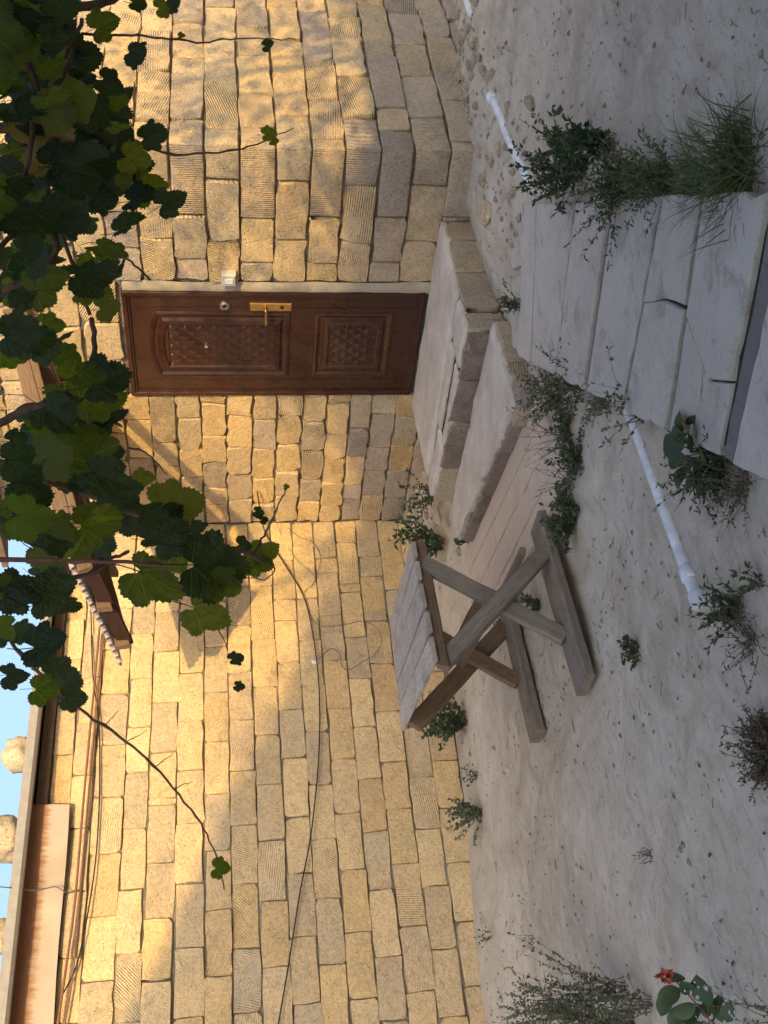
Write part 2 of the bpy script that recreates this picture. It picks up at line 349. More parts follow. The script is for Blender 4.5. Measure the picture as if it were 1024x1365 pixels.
# ---------------------------------------------------------------- ground
def sm(t): t = max(0., min(1., t)); return t*t*(3-2*t)
PA, PB = onZ(677, 478, .1), onZ(1024, 640, .1)            # left edge of the path
PC, PD = onZ(690, 268, .1), onZ(1024, 258, .1)            # right edge of the path
PDIR = (PB-PA).normalized(); PN = Vector((PDIR.y, -PDIR.x, 0))
if PN.dot(PC-PA) > 0: PN = -PN                            # PN points to the left side of the path
def ground(x, y, fine=True):
    h = 0.0
    h += (.02 + .12*sm((4.6-x)/2.6))*sm((y-6.5)/.86)                      # rises to wall A
    h += .17*sm((y-6.1)/1.2)*sm((x-4.9)/1.1)                               # heap in the corner
    side = (Vector((x, y, 0))-Vector((PA.x, PA.y, 0))).dot(PN)
    h += .045*sm((-side-.2)/.6)                                            # right of the path lies higher
    h += .11*sm((y-3.0)/.75)*sm((x-4.6)/1.0)*sm((4.6-y)/.6)*(1-sm((x-5.9)/2.2))*1.0
    h -= .05*sm((x-6.6)/1.6)*sm((4.2-y)/.4)
    # low terrace edge in the soil left of the path
    e = side - .52 - .10*mnoise.noise(Vector((x*1.3, y*1.3, 3)))
    h -= .030*(sm((e+.05)/.12)) * sm((4.9-y)/.5)*sm((x-2.7)/.4)
    if fine:
        h += .018*mnoise.noise(Vector((x*1.1, y*1.1, 0))) + .010*mnoise.noise(Vector((x*3.7, y*3.7, 5))) + .005*mnoise.noise(Vector((x*10, y*10, 9)))
        rough = sm((x-4.9)/.6)*sm((y-2.5)/.6)*sm((4.4-y)/.4)
        h += rough*(.035*mnoise.noise(Vector((x*5, y*5, 2))) + .016*mnoise.noise(Vector((x*15, y*15, 4))))
    return h
def axis(lo, hi, step, far):
    a = [lo+step*i for i in range(int((hi-lo)/step)+1)]; d = step
    while a[-1] < far: d *= 1.35; a.append(a[-1]+d)
    d = step
    while a[0] > -far: d *= 1.35; a.insert(0, a[0]-d)
    return a
gx, gy = axis(.6, 9.2, .032, 70), axis(.4, 7.6, .032, 70)
gv = [(x, y, ground(x, y)) for y in gy for x in gx]; nx = len(gx)
gf = [(j*nx+i, j*nx+i+1, (j+1)*nx+i+1, (j+1)*nx+i) for j in range(len(gy)-1) for i in range(nx-1)]
tag(link('ground', raw('ground', gv, gf, True), M_DIRT), kind='structure')

# ---------------------------------------------------------------- stones
def stone_mesh(name, w_, h_, dep=.12, rc=.022, bev=.012, jit=.006, lean=.0):
    """irregular dressed block: local x along the wall, y up, z out of the wall; front face around z=0"""
    hw, hh = w_/2, h_/2; rc = min(rc, hw*.5, hh*.5); P = []
    def side(a, b, n):
        return [(a[0]+(b[0]-a[0])*k/(n+1), a[1]+(b[1]-a[1])*k/(n+1)) for k in range(1, n+1)]
    cs = [rc*(random.uniform(.3, 1.2) if random.random() < .75 else random.uniform(1.8, 3.2)) for _ in range(4)]; cs = [min(q, hw*.45, hh*.45) for q in cs]
    c = [(-hw+cs[0], -hh), (hw-cs[1], -hh), (hw, -hh+cs[1]), (hw, hh-cs[2]), (hw-cs[2], hh), (-hw+cs[3], hh), (-hw, hh-cs[3]), (-hw, -hh+cs[0])]
    n = 3 if w_ > .22 else 1
    P = [c[0]] + side(c[0], c[1], n) + [c[1], c[2]] + side(c[2], c[3], 1) + [c[3], c[4]] + side(c[4], c[5], n) + [c[5], c[6]] + side(c[6], c[7], 1) + [c[7]]
    P = [(x+random.gauss(0, jit), y+random.gauss(0, jit)) for x, y in P]; N = len(P)
    kx, ky = random.gauss(0, lean), random.gauss(0, lean)
    v = [(x, y, -dep) for x, y in P] + [(x, y, -bev*random.uniform(.9, 2.2)) for x, y in P]
    sx, sy = 1-2*bev/w_, 1-2*bev/h_
    v += [(x*sx, y*sy, random.gauss(0, .0008)+kx*x/hw+ky*y/hh) for x, y in P]
    v += [(x*.6, y*.6, random.gauss(.001, .0008)+kx*.6*x/hw+ky*.6*y/hh) for x, y in P]; v.append((0, 0, random.gauss(.0012, .0008)))
    f = []
    for r in range(3):
        for k in range(N): f.append((r*N+k, r*N+(k+1) % N, (r+1)*N+(k+1) % N, (r+1)*N+k))
    for k in range(N): f.append((3*N+k, 3*N+(k+1) % N, 4*N))
    me = raw(name, v, f, True)
    me.polygons.foreach_set('use_smooth', [i < 2*N for i in range(len(me.polygons))])
    return me

def wall_stones(parent, place, course, u0, u1, joints, mat, gap=.011, out=.0, name='stone', **kw):
    """place(u, z, o) -> 4x4 local frame; joints are sorted cut positions between u0 and u1"""
    z0, z1 = course; cuts = [u0] + [j for j in sorted(joints) if u0+.06 < j < u1-.06] + [u1]
    for a, b in zip(cuts, cuts[1:]):
        g = gap*random.uniform(.7, 1.5); w_, h_ = b-a-g, z1-z0-gap*random.uniform(.8, 1.5)
        if w_ < .03: continue
        me = stone_mesh(name, w_, h_, **kw)
        mt_ = M_OLDG if mat is M_OLD and random.random() < max(0, (1.05-z0)*.95) else mat
        o = link(name, me, mt_, parent, place((a+b)/2 + random.gauss(0, .002), (z0+z1)/2 + random.gauss(0, .003), out + random.gauss(0, .005)))
        o.rotation_euler.rotate_axis('Z', random.gauss(0, .007))

def fill_joints(js, u0, u1, step=.392):
    """carry measured joints on to both ends of the wall"""
    js = sorted(js)
    if not js:
        x = u0 + random.uniform(.1, step)
        while x < u1: js.append(x); x += step*random.uniform(.9, 1.08)
        return js
    while js[0]-step > u0: js.insert(0, js[0]-step*random.uniform(.93, 1.05))
    while js[-1]+step < u1: js.append(js[-1]+step*random.uniform(.93, 1.05))
    return js

# ---- low stone house on the left (wall A)
A = thing('stone_house', 'long house of evenly cut tan limestone blocks with rusty sheet under its roof edge', 'house', (4.0, YA, 0))
mb = MB(); mb.box((.4, YA+.019, -.3), (12, YA+.40, 3.03)); A_core = mb.build('wall', M_MORTAR, A)
zA = [2.945, 2.80, 2.648, 2.442, 2.274, 2.081, 1.890, 1.712, 1.530, 1.345, 1.165, .988, .806, .630, .440, .254, .06]
xA = [87, 100, 136, 176, 213, 252, 289, 326, 364, 401, 438, 475, 511, 547, 584, 617]     # picture column of each course at y=1200 (only used to read the joints)
jA = [[1006, 939], [1104, 1189, 1277, 964, 1033], [1138, 1221, 1308, 925, 993, 1063], [1104, 1184, 1270, 1362, 904, 968, 1029, 845],
      [1073, 1064, 1149, 1224, 1308, 868, 935, 1002], [1098, 1177, 1263, 1357, 896, 961, 1026, 836], [1133, 1213, 1301, 861, 922, 988, 1058, 802],
      [1099, 1178, 1264, 1350, 896, 959, 1027, 833], [1120, 1200, 1288, 914, 979, 1046, 852, 781], [1088, 1164, 1248, 1337, 882, 945, 1010, 826, 799],
      [1118, 1198, 1285, 912, 975, 1045, 852, 797, 728], [1083, 1159, 1242, 1331, 880, 945, 1012, 820, 763, 744], [1107, 1186, 1274, 904, 968, 1037, 848, 789, 777, 723],
      [1078, 1150, 1235, 1321, 885, 948, 1015, 827, 815, 767, 740], [1104, 1181, 1265, 1355, 1036, 785, 720], [1076, 1149, 1228, 1314]]
def placeA(u, z, o): return frame_mat(Vector((u, YA-o, z)) - A.location, Vector((1, 0, 0)), Vector((0, 0, 1)), Vector((0, -1, 0)))
for i, js in enumerate(jA):
    zt, zb = zA[i], zA[i+1]; X = []
    for y in js:
        t_ = (zt+zb)/2                       # solve for the X where the picture row y meets the course's middle height
        lo, hi = 90, 640
        for _ in range(30):
            m_ = (lo+hi)/2
            if onY(m_, y, YA).z > t_: lo = m_
            else: hi = m_
        X.append(onY(lo, y, YA).x)
    u0 = .5
    wall_stones(A_core, lambda u, z, o: placeA(u, z, o), (zb, zt), u0, XB+.0, fill_joints(X, u0, XB), M_ASH, gap=.0085, rc=.008, bev=.003, jit=.0032, lean=.0035)
for o in A_core.children: o.matrix_parent_inverse = Matrix()
mb = MB(); mb.box((.4, YA-.03, 2.952), (6.0, YA+.027, 3.025)); mb.build('wall_plate', M_WOODB, A)
mb = MB(); mb.box((.4, YA-.195, 3.045), (7.2, YA+4, 3.075)); mb.build('roof', M_GREYM, A)
mb = MB()
prof = [(-.225, 3.092), (-.225, 3.035), (-.205, 3.018), (-.165, 3.018), (-.165, 3.026), (-.198, 3.028), (-.212, 3.04), (-.212, 3.092)]
for xx in (.4, 3.6):
    pass
v = []; f = []
for xx in (.4, 3.55, 7.2): v += [(xx, YA+a, b + (.004 if xx == 3.55 else 0)) for a, b in prof]
for k in range(2):
    for i in range(8): f.append((k*8+i, k*8+(i+1) % 8, k*8+8+(i+1) % 8, k*8+8+i))
mb.add(v, f); mb.build('roof_edge', M_GREYM, A)
# rusty sheet: slightly bowed plate under the roof edge
n = 14; v = []; f = []
for k in range(n+1):
    x = .9 + (3.565-.9)*k/n; bow = .004*sin(k*1.1) + .006*sin(k*.5)
    dz = .012*sin(k*.9); v += [(x, YA-.050-bow*.4, 2.775+.02*k/n+dz*.4), (x, YA-.062-bow, 2.91), (x, YA-.074, 3.042)]
for k in range(n):
    for j in range(2): f.append((k*3+j, k*3+j+1, (k+1)*3+j+1, (k+1)*3+j))
sh = raw('metal_sheet', [Vector(p)-Vector((2.3, YA, 2.90)) for p in v], f)
o = link('metal_sheet', sh, M_SHEET, A); o.location = Vector((2.3, YA, 2.90)) - A.location
sol = o.modifiers.new('thick', 'SOLIDIFY'); sol.thickness = .003
tag(o, 'beige sheet metal plate with a rust band along its upper edge')

# loose stones lying on that roof
def rough_rock(name, loc, size, mat, label, cat, group=None, parent=None):
    bm = bmesh.new(); bmesh.ops.create_icosphere(bm, subdivisions=3, radius=.5)
    s_ = random.random()*50
    for q in bm.verts:
        p = q.co*2; m = max(abs(p.x), abs(p.y), abs(p.z)); p = p.lerp(p/m, .35)
        p *= 1 + .34*mnoise.noise(p*1.4 + Vector((s_, 0, 0))) + .06*mnoise.noise(p*5 + Vector((s_, 0, 0)))
        q.co = Vector((p.x*size[0], p.y*size[1], p.z*size[2]))*.5
    zmin = min(q.co.z for q in bm.verts)
    for q in bm.verts: q.co.z -= zmin
    me = bpy.data.meshes.new(name); bm.to_mesh(me); bm.free()
    me.polygons.foreach_set('use_smooth', [True]*len(me.polygons))
    o = link(name, me, mat, parent); o.location = loc
    if label: tag(o, label, cat, group)
    return o
for (px, py, sz, lab) in [(38, 1005, (.21, .2, .20), 'rounded tan rock weighing down the roof edge, farthest from the rusty sheet'),
                          (36, 1117, (.27, .26, .22), 'large square-cut block on the roof edge above the end of the rusty sheet'),
                          (20, 1247, (.22, .2, .15), 'small low rock on the roof above the middle of the rusty sheet')]:
    p = onY(px, py, YA-.08); rough_rock('roof_stone', (p.x, YA-.07, 3.074), sz, M_ROCK, lab, 'rock', 'rocks weighing down the roof')

# ---- door house (walls B and C)
B = thing('stone_house', 'old house of rough weathered limestone blocks with a brown door above steps', 'house', (XB, YC, 0))
TOP = 3.48
mb = MB()
zc = .030                                                   # mortar lies this far behind the stone faces
DY0, DY1, DZ0, DZ1 = 4.895, 5.855, .315, 2.372              # door opening
mb.box((XB+zc, DY1, -.3), (XB+.45, YA+.03, TOP))
mb.box((XB+zc, YC+zc, -.3), (XB+.45, DY0, TOP))
mb.box((XB+zc, DY0, DZ1), (XB+.45, DY1, TOP)); mb.box((XB+zc, DY0, -.3), (XB+.45, DY1, DZ0))
mb.box((XB+.45, YC+zc, -.3), (13, YC+.45, TOP))
B_core = mb.build('wall', M_MORTAR, B)
def placeB(u, z, o): return frame_mat(Vector((XB-o, -u, z)) - B.location, Vector((0, -1, 0)), Vector((0, 0, 1)), Vector((-1, 0, 0)))   # u = -Y
def placeC(u, z, o): return frame_mat(Vector((u, YC-o, z)) - B.location, Vector((1, 0, 0)), Vector((0, 0, 1)), Vector((0, -1, 0)))
def yB(y, z):
    lo, hi = 20, 700
    for _ in range(30):
        m_ = (lo+hi)/2
        if onX(m_, y, XB).z > z: lo = m_
        else: hi = m_
    return -onX(lo, y, XB).y
def xC(y, z):
    lo, hi = 20, 700
    for _ in range(30):
        m_ = (lo+hi)/2
        if onY(m_, y, YC).z > z: lo = m_
        else: hi = m_
    return onY(lo, y, YC).x
# left of the door
zBL = [TOP, 3.28, 3.07, 2.86, 2.66, 2.45, 2.255, 2.064, 1.883, 1.691, 1.493, 1.312, 1.118, .935, .756, .595, .402, .215, .0]
jBL = [[], [], [], [], [], [560, 610, 650], [590, 622, 650], [559, 601, 637, 668], [539, 580, 616, 651, 673], [555, 596, 632, 666], [560, 599, 639, 672], [555, 594, 629, 661],
       [563, 602, 639, 669], [540, 580, 612, 644, 674], [571, 609, 646, 665], [552, 597, 628, 660], [556, 593, 628, 664], [560, 610, 650]]
for i, js in enumerate(jBL):
    zt, zb = zBL[i], zBL[i+1]; U = [yB(y, (zt+zb)/2) for y in js]
    wall_stones(B_core, placeB, (zb, zt), -YA+.01, -DY1-.012, U or fill_joints([], -YA, -DY1, .3), M_OLD, gap=.011, rc=.011, bev=.004, jit=.0065, lean=.006, out=.0)
# above the door
for zb, zt in ((2.40, 2.66), (2.66, 2.86), (2.86, 3.07), (3.07, 3.28), (3.28, TOP)):
    wall_stones(B_core, placeB, (zb, zt), -DY1+.0, -DY0+.09, fill_joints([], -DY1, -DY0, .36), M_OLD, gap=.012, rc=.013, bev=.0055, jit=.006, lean=.006)
# right of the door, the outer corner, and wall C
zBR = [TOP, 3.28, 3.07, 2.86, 2.64, 2.43, 2.22, 2.006, 1.795, 1.582, 1.360, 1.144, .936, .720, .510, .280, .085]
jBR = [[300], [245, 320], [290], [245, 325], [284, 340], [284, 330], [244, 318], [288, 345], [241, 321], [292, 350], [242, 320], [291, 352], [249, 324], [291, 350], [249, 322], [292]]
jC = [[60, 130], [20, 100, 165], [50, 120, 185], [30, 90, 160], [60, 130, 190], [40, 110, 165], [40, 96, 160], [29, 76, 158], [48, 109, 172], [75, 124, 188], [9, 52, 100, 153], [15, 78, 130, 184], [23, 55, 100, 156], [8, 55, 73, 144, 190], [17, 58, 102, 156], [48, 95, 134, 188]]
def corner_block(parent, zb, zt, lb, lc, mat):
    bm = bmesh.new(); bmesh.ops.create_cube(bm, size=1.)
    h_ = zt-zb-.013
    for q in bm.verts: q.co = Vector((q.co.x*lc, q.co.y*lb, q.co.z*h_))
    bmesh.ops.subdivide_edges(bm, edges=bm.edges[:], cuts=2, use_grid_fill=True)
    bmesh.ops.bevel(bm, geom=[e for e in bm.edges if e.calc_face_angle(0) > .5], offset=.010, segments=2, profile=.6, affect='EDGES')
    s_ = random.random()*90
    for q in bm.verts:
        nz = mnoise.noise_vector(q.co*7 + Vector((s_, 0, 0))); q.co += nz*.010
    me = bpy.data.meshes.new('corner_stone'); bm.to_mesh(me); bm.free(); me.polygons.foreach_set('use_smooth', [True]*len(me.polygons))
    # local z must point out of the wall for the chisel marks: rotate coordinates
    o = link('corner_stone', me, mat, parent); o.location = Vector((XB+lc/2+random.uniform(-.006, .006), YC+lb/2+random.uniform(-.006, .006), (zb+zt)/2)) - B.location
    return o
for i in range(len(jBR)):
    zt, zb = zBR[i], zBR[i+1]; zm = (zt+zb)/2
    U = sorted(yB(y, zm) for y in jBR[i]); XC = sorted(xC(y, zm) for y in jC[i])
    last = U[-1]; first = XC[0]
    lb = -last - YC; lc = first - XB
    if lb < .1: lb = .2
    if lc < .1: lc = .22
    wall_stones(B_core, placeB, (zb, zt), -DY0+.085, -(YC+lb), U, M_OLD, gap=.0115, rc=.009, bev=.0035, jit=.005, lean=.005)
    corner_block(B_core, zb, zt, lb-.012, lc-.012, M_OLDG if zb < .75 else M_OLD)
    wall_stones(B_core, placeC, (zb, zt), XB+lc, 10.6, fill_joints(XC, XB+lc, 10.6, .40), M_OLD, gap=.0115, rc=.009, bev=.0035, jit=.005, lean=.005)
wall_stones(B_core, placeC, (-.14, .085), XB+.3, 10.6, fill_joints([], XB, 10.6), M_OLD, gap=.014)

# rendered jamb right of the door and the reveal
me_j = MB(); n = 16; v = []; f = []
for k in range(n+1):
    z = DZ0-.03 + (DZ1+.02-DZ0)*k/n; e = DY0-.075 + .012*random.uniform(-1, 1)
    v += [(XB-.004+random.uniform(-.004, .004), DY0+.012, z), (XB-.012+random.uniform(-.004, .004), DY0-.03, z), (XB+.006, e, z)]
for k in range(n):
    for j in range(2): f.append((k*3+j, k*3+j+1, (k+1)*3+j+1, (k+1)*3+j))
me_j.add(v, f); o = me_j.build('plaster_strip', M_PLASTER, B, True)

# ---- door (part of the house)
dx = XB-.005                                                # outer plane of the door frame
def ring_prof(mb, loop, prof):
    """loop: list of (y,z) going round; prof: list of (inset, x) swept round the loop"""
    n = len(loop); cy = sum(p[0] for p in loop)/n; cz = sum(p[1] for p in loop)/n
    rows = []
    for ins, x in prof:
        row = []
        for i in range(n):
            a, b, c = Vector(loop[i-1]), Vector(loop[i]), Vector(loop[(i+1) % n])
            d1, d2 = (b-a).normalized(), (c-b).normalized()
            n1, n2 = Vector((-d1.y, d1.x)), Vector((-d2.y, d2.x))
            if n1.dot(Vector((cy, cz))-b) < 0: n1 = -n1
            if n2.dot(Vector((cy, cz))-b) < 0: n2 = -n2
            m = (n1+n2); m = m/max(.3, m.dot(n1)); q = b + m*ins
            row.append(Vector((x, q.x, q.y)))
        rows.append(row)
    v = [p for r in rows for p in r]; f = []
    for r in range(len(rows)-1):
        for i in range(n): f.append((r*n+i, r*n+(i+1) % n, (r+1)*n+(i+1) % n, (r+1)*n+i))
    mb.add(v, f); return rows
mb = MB(); ring_prof(mb, [(DY0, DZ0), (DY1, DZ0), (DY1, DZ1), (DY0, DZ1)], [(0, dx+.10), (0, dx-.012), (.006, dx-.018), (.030, dx-.018), (.036, dx-.008), (.046, dx-.008), (.050, dx+.004), (.050, dx+.10)])
DOOR = mb.build('door', M_DOOR, B); tag(DOOR, 'dark brown metal door frame and leaf with two quilted panels')
lx = dx+.004                                                # face of the leaf
mb = MB(); mb.box((lx, DY0+.051, DZ0+.045), (lx+.06, DY1-.051, DZ1-.051)); mb.build('leaf', M_DOOR, DOOR, origin=(lx, (DY0+DY1)/2, 1.3)).location = Vector((lx, (DY0+DY1)/2, 1.3)) - Vector(B.location)
for o in (DOOR,): o.location = (0, 0, 0)
def dpart(mb, name, mat, smooth=False):
    o = mb.build(name, mat, B, smooth); o.parent = DOOR; return o
def arch(y0, y1, z0, z1, rise):
    L = [(y0, z0), (y1, z0), (y1, z1-rise)]
    if rise > 0:
        for k in range(1, 9): t = k/9; L.append((y1+(y0-y1)*t, z1-rise+rise*sin(pi*t)**.8))
    L.append((y0, z1-rise)); return L
def panel(name, y0, y1, z0, z1, rise, rows, cols):
    mb = MB(); pr = [(0, lx+.001), (.006, lx-.008), (.022, lx-.012), (.034, lx-.004), (.048, lx+.002), (.060, lx-.003), (.072, lx-.016), (.100, lx-.022), (.112, lx-.012)]
    R = ring_prof(mb, arch(y0, y1, z0, z1, rise), pr); n = len(R[0]); base = len(mb.v)-n
    mb.f.append(tuple(base+i for i in range(n))); dpart(mb, name, M_DOOR)
    a0, a1, b0, b1 = y0+.125, y1-.125, z0+.125, z1-.13-rise*.4
    # quilted lattice: raised diamonds between crossing grooves, a stud on each crossing
    q = MB(); dy, dz = (a1-a0)/cols, (b1-b0)/rows
    for r in range(rows*2-1):
        for c in range(cols+1):
            cy = a0 + dy*(c + (0 if r % 2 else .5)); cz = b0 + dz*(r+1)/2
            if cy > a1+.001: continue
            hy, hz = dy*.46, dz*.46
            P = [(max(a0, min(a1, cy+u*hy)), cz+w_*hz) for u, w_ in ((-1, 0), (0, -1), (1, 0), (0, 1))]
            q.add([(lx-.0125, y, z) for y, z in P] + [(lx-.021, cy, cz)], [(0, 1, 4), (1, 2, 4), (2, 3, 4), (3, 0, 4)])
    dpart(q, 'quilted_lattice', M_DOOR)
    s_ = MB()
    for r in range(rows*2+1):
        for c in range(cols+1):
            cy = a0 + dy*(c + (0 if r % 2 == 0 else .5)); cz = b0 + dz*r/2
            if cy > a1+.001: continue
            s_.add([(lx-.0125, cy-.007, cz-.007), (lx-.0125, cy+.007, cz-.007), (lx-.0125, cy+.007, cz+.007), (lx-.0125, cy-.007, cz+.007), (lx-.023, cy, cz)], [(0, 1, 4), (1, 2, 4), (2, 3, 4), (3, 0, 4)])
    dpart(s_, 'studs', M_BRASSD)
M_BRASSD = m_flat('bronze_stud', (.16, .085, .05), .45, .6)
panel('upper_panel', 5.075, 5.668, 1.237, 2.215, .055, 7, 4)
panel('lower_panel', 5.075, 5.668, .515, 1.071, 0., 3, 4)
# faint pressed groove rectangles round the leaf
mb = MB()
for (y0, y1, z0, z1) in ((5.035, 5.040, .38, 2.30), (5.704, 5.709, .38, 2.30)): mb.box((lx-.003, y0, z0), (lx+.004, y1, z1))
dpart(mb, 'pressed_bead', M_DOOR)
# long brass handle plate with lever, lock rosette, peephole
mb = MB(); ring_prof(mb, [(4.985, 1.230), (5.062, 1.230), (5.062, 1.525), (4.985, 1.525)], [(0, lx), (.004, lx-.012), (.010, lx-.016)])
mb.f.append(tuple(len(mb.v)-4+i for i in range(4))); HP = dpart(mb, 'handle_plate', M_BRASS)
mb = MB(); mb.tube(smooth_path([(lx-.012, 5.020, 1.412), (lx-.045, 5.020, 1.412), (lx-.056, 5.035, 1.412), (lx-.056, 5.145, 1.408)], 5), [.011]*15+[.009], 10); dpart(mb, 'lever', M_BRASS, True)
mb = MB(); mb.tube([(lx-.0165, 5.022, 1.300), (lx-.020, 5.022, 1.300)], .013, 14); dpart(mb, 'keyhole', M_BLACKC)
def disc_stack(name, mat, y, z, prof):
    mb = MB(); n = 20; v = []; f = []
    for r_, x in prof: v += [(x, y+r_*cos(2*pi*k/n), z+r_*sin(2*pi*k/n)) for k in range(n)]
    for i in range(len(prof)-1):
        for k in range(n): f.append((i*n+k, i*n+(k+1) % n, (i+1)*n+(k+1) % n, (i+1)*n+k))
    f.append(tuple((len(prof)-1)*n+k for k in range(n))); mb.add(v, f); return dpart(mb, name, mat, False)
disc_stack('lock_rosette', M_STEEL, 5.02, 1.690, [(.036, lx), (.034, lx-.010), (.020, lx-.016), (.018, lx-.010), (.014, lx-.010)])
disc_stack('lock_core', M_BLACKC, 5.02, 1.690, [(.0135, lx-.009), (.0135, lx-.0125)])
disc_stack('peephole', M_STEEL, 5.372, 1.823, [(.013, lx-.010), (.012, lx-.026), (.005, lx-.026)])

# small white electric box beside the door
p = onX(305, 368, XB)
mb = MB(); ring_prof(mb, [(p.y-.05, p.z-.05), (p.y+.05, p.z-.05), (p.y+.05, p.z+.05), (p.y-.05, p.z+.05)], [(0, XB), (.002, XB-.045), (.010, XB-.055), (.030, XB-.056)])
mb.f.append(tuple(len(mb.v)-4+i for i in range(4))); o = mb.build('electric_box', M_BOX, None, False, origin=(XB, p.y, p.z))
tag(o, 'small white square electric box on the wall beside the brown door', 'electric box')
mb = MB(); mb.box((XB-.062, p.y-.018, p.z-.026), (XB-.055, p.y+.018, p.z+.026)); q = mb.build('rocker', M_WHITE, None, origin=(XB, p.y, p.z)); q.parent = o; q.location = (0, 0, 0)

# ---------------------------------------------------------------- steps in front of the door
ST = thing('stone_steps', 'two worn stone steps with cracked cement tops leading to the brown door', 'steps', (5.2, 5.0, 0))
def prism(mb, poly, z0, z1, jit=0.):
    n = len(poly); v = [(x, y, z0) for x, y in poly] + [(x, y, z1+random.gauss(0, jit)) for x, y in poly]
    mb.add(v, [tuple(range(n-1, -1, -1)), tuple(range(n, 2*n))] + [(k, (k+1) % n, n+(k+1) % n, n+k) for k in range(n)])
def grid_top(mb, c00, c10, c11, c01, z, nu, nv, amp, edge=.0, thick=.05, seed=0.):
    """subdivided cement top with uneven surface and worn edges"""
    v = []; f = []
    for j in range(nv+1):
        for i in range(nu+1):
            a, b = i/nu, j/nv
            p = (Vector(c00)*(1-a)+Vector(c10)*a)*(1-b) + (Vector(c01)*(1-a)+Vector(c11)*a)*b
            d = min(a, 1-a, b, 1-b)
            if 0 < d < .09: pass
            nz = mnoise.noise(Vector((p.x*4, p.y*4, seed))); n2 = mnoise.noise(Vector((p.x*14, p.y*14, seed+3)))
            if d == 0: p += (Vector((5.3, 5.0))-p).normalized()*(edge*(.5+1.6*abs(n2)+1.2*nz))
            v.append((p.x, p.y, z + amp*nz + amp*.4*n2 - (.012 if d == 0 else 0)))
    f = [(j*(nu+1)+i, j*(nu+1)+i+1, (j+1)*(nu+1)+i+1, (j+1)*(nu+1)+i) for j in range(nv) for i in range(nu)]
    ringi = [i for i in range(nu+1)] + [j*(nu+1)+nu for j in range(1, nv+1)] + [nv*(nu+1)+i for i in range(nu-1, -1, -1)] + [j*(nu+1) for j in range(nv-1, 0, -1)]
    b0 = len(v); v += [(v[i][0], v[i][1], v[i][2]-thick) for i in ringi]; n = len(ringi)
    f += [(ringi[k], ringi[(k+1) % n], b0+(k+1) % n, b0+k) for k in range(n)]
    mb.add(v, f)
L0, L1 = Vector((4.985, 4.30)), Vector((5.02, 5.86))         # front edge of the landing
# core
mb = MB(); prism(mb, [(5.01, 4.33), (XB+.02, 4.33), (XB+.02, 5.90), (5.05, 5.83)], -.1, .272); mb.build('core', M_SOIL, ST)
# landing top: two cement sheets with an open crack between them and a broken strip at the edge
mb = MB(); grid_top(mb, (5.325, 4.315), (XB-.0, 4.30), (XB-.0, 5.98), (5.235, 5.90), .300, 20, 40, .007, .008, .04, 1); mb.build('tread', M_TREAD, ST, True)
mb = MB(); grid_top(mb, (5.160, 4.64), (5.275, 4.625), (5.205, 5.27), (5.135, 5.31), .2965, 8, 30, .005, .014, .035, 2); mb.build('tread_fragment', M_TREAD, ST, True)
mb = MB(); grid_top(mb, (4.990, 4.30), (5.292, 4.31), (5.282, 4.60), (5.005, 4.62), .292, 14, 14, .007, .012, .03, 4); mb.build('tread_fragment', M_TREAD, ST, True)
mb = MB(); grid_top(mb, (4.995, 4.650), (5.110, 4.650), (5.080, 5.33), (5.005, 5.34), .283, 6, 34, .007, .020, .03, 5); mb.build('tread_fragment', M_TREAD, ST, True)
mb = MB(); grid_top(mb, (5.005, 5.365), (5.200, 5.32), (5.183, 5.90), (5.030, 5.88), .290, 8, 26, .007, .018, .03, 6); mb.build('tread_fragment', M_TREAD, ST, True)
# riser blocks of the landing
def block_row(a, b, out, z0, z1, cuts, mats, parent, name='riser_stone', rc=.02):
    a, b = Vector(a), Vector(b); L = (b-a).length; d = (b-a)/L; d3 = Vector((d.x, d.y, 0)); o3 = Vector((out[0], out[1], 0)).normalized()
    cs = [0]+[c*L for c in cuts]+[L]
    if d3.cross(Vector((0, 0, 1))).dot(o3) < 0: d3f = -d3
    else: d3f = d3
    for k, (u, w_) in enumerate(zip(cs, cs[1:])):
        me = stone_mesh(name, w_-u-.010, z1-z0-.006, dep=.16, rc=rc, bev=.010, jit=.005, lean=.005)
        c3 = Vector((a.x, a.y, 0)) + d3*((u+w_)/2) + Vector((0, 0, (z0+z1)/2)) - Vector(parent.location)
        link(name, me, mats[k % len(mats)], parent, frame_mat(c3, d3f, Vector((0, 0, 1)), o3))
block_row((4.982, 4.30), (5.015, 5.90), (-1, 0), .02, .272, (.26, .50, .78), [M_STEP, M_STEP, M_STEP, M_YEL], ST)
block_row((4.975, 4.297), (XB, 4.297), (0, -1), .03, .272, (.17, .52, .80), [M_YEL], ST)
# lower step
mb = MB(); prism(mb, [(4.31, 4.26), (5.05, 4.27), (5.10, 6.02), (4.70, 5.90)], -.1, .115); mb.build('core', M_MORTAR, ST)
mb = MB(); grid_top(mb, (4.275, 4.225), (5.00, 4.24), (5.03, 6.10), (4.685, 5.93), .140, 22, 54, .010, .020, .03, 8); mb.build('tread', M_TREAD, ST, True)
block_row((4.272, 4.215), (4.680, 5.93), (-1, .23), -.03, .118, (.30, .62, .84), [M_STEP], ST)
block_row((4.268, 4.225), (5.0, 4.235), (0, -1), -.03, .118, (.5,), [M_YEL], ST)

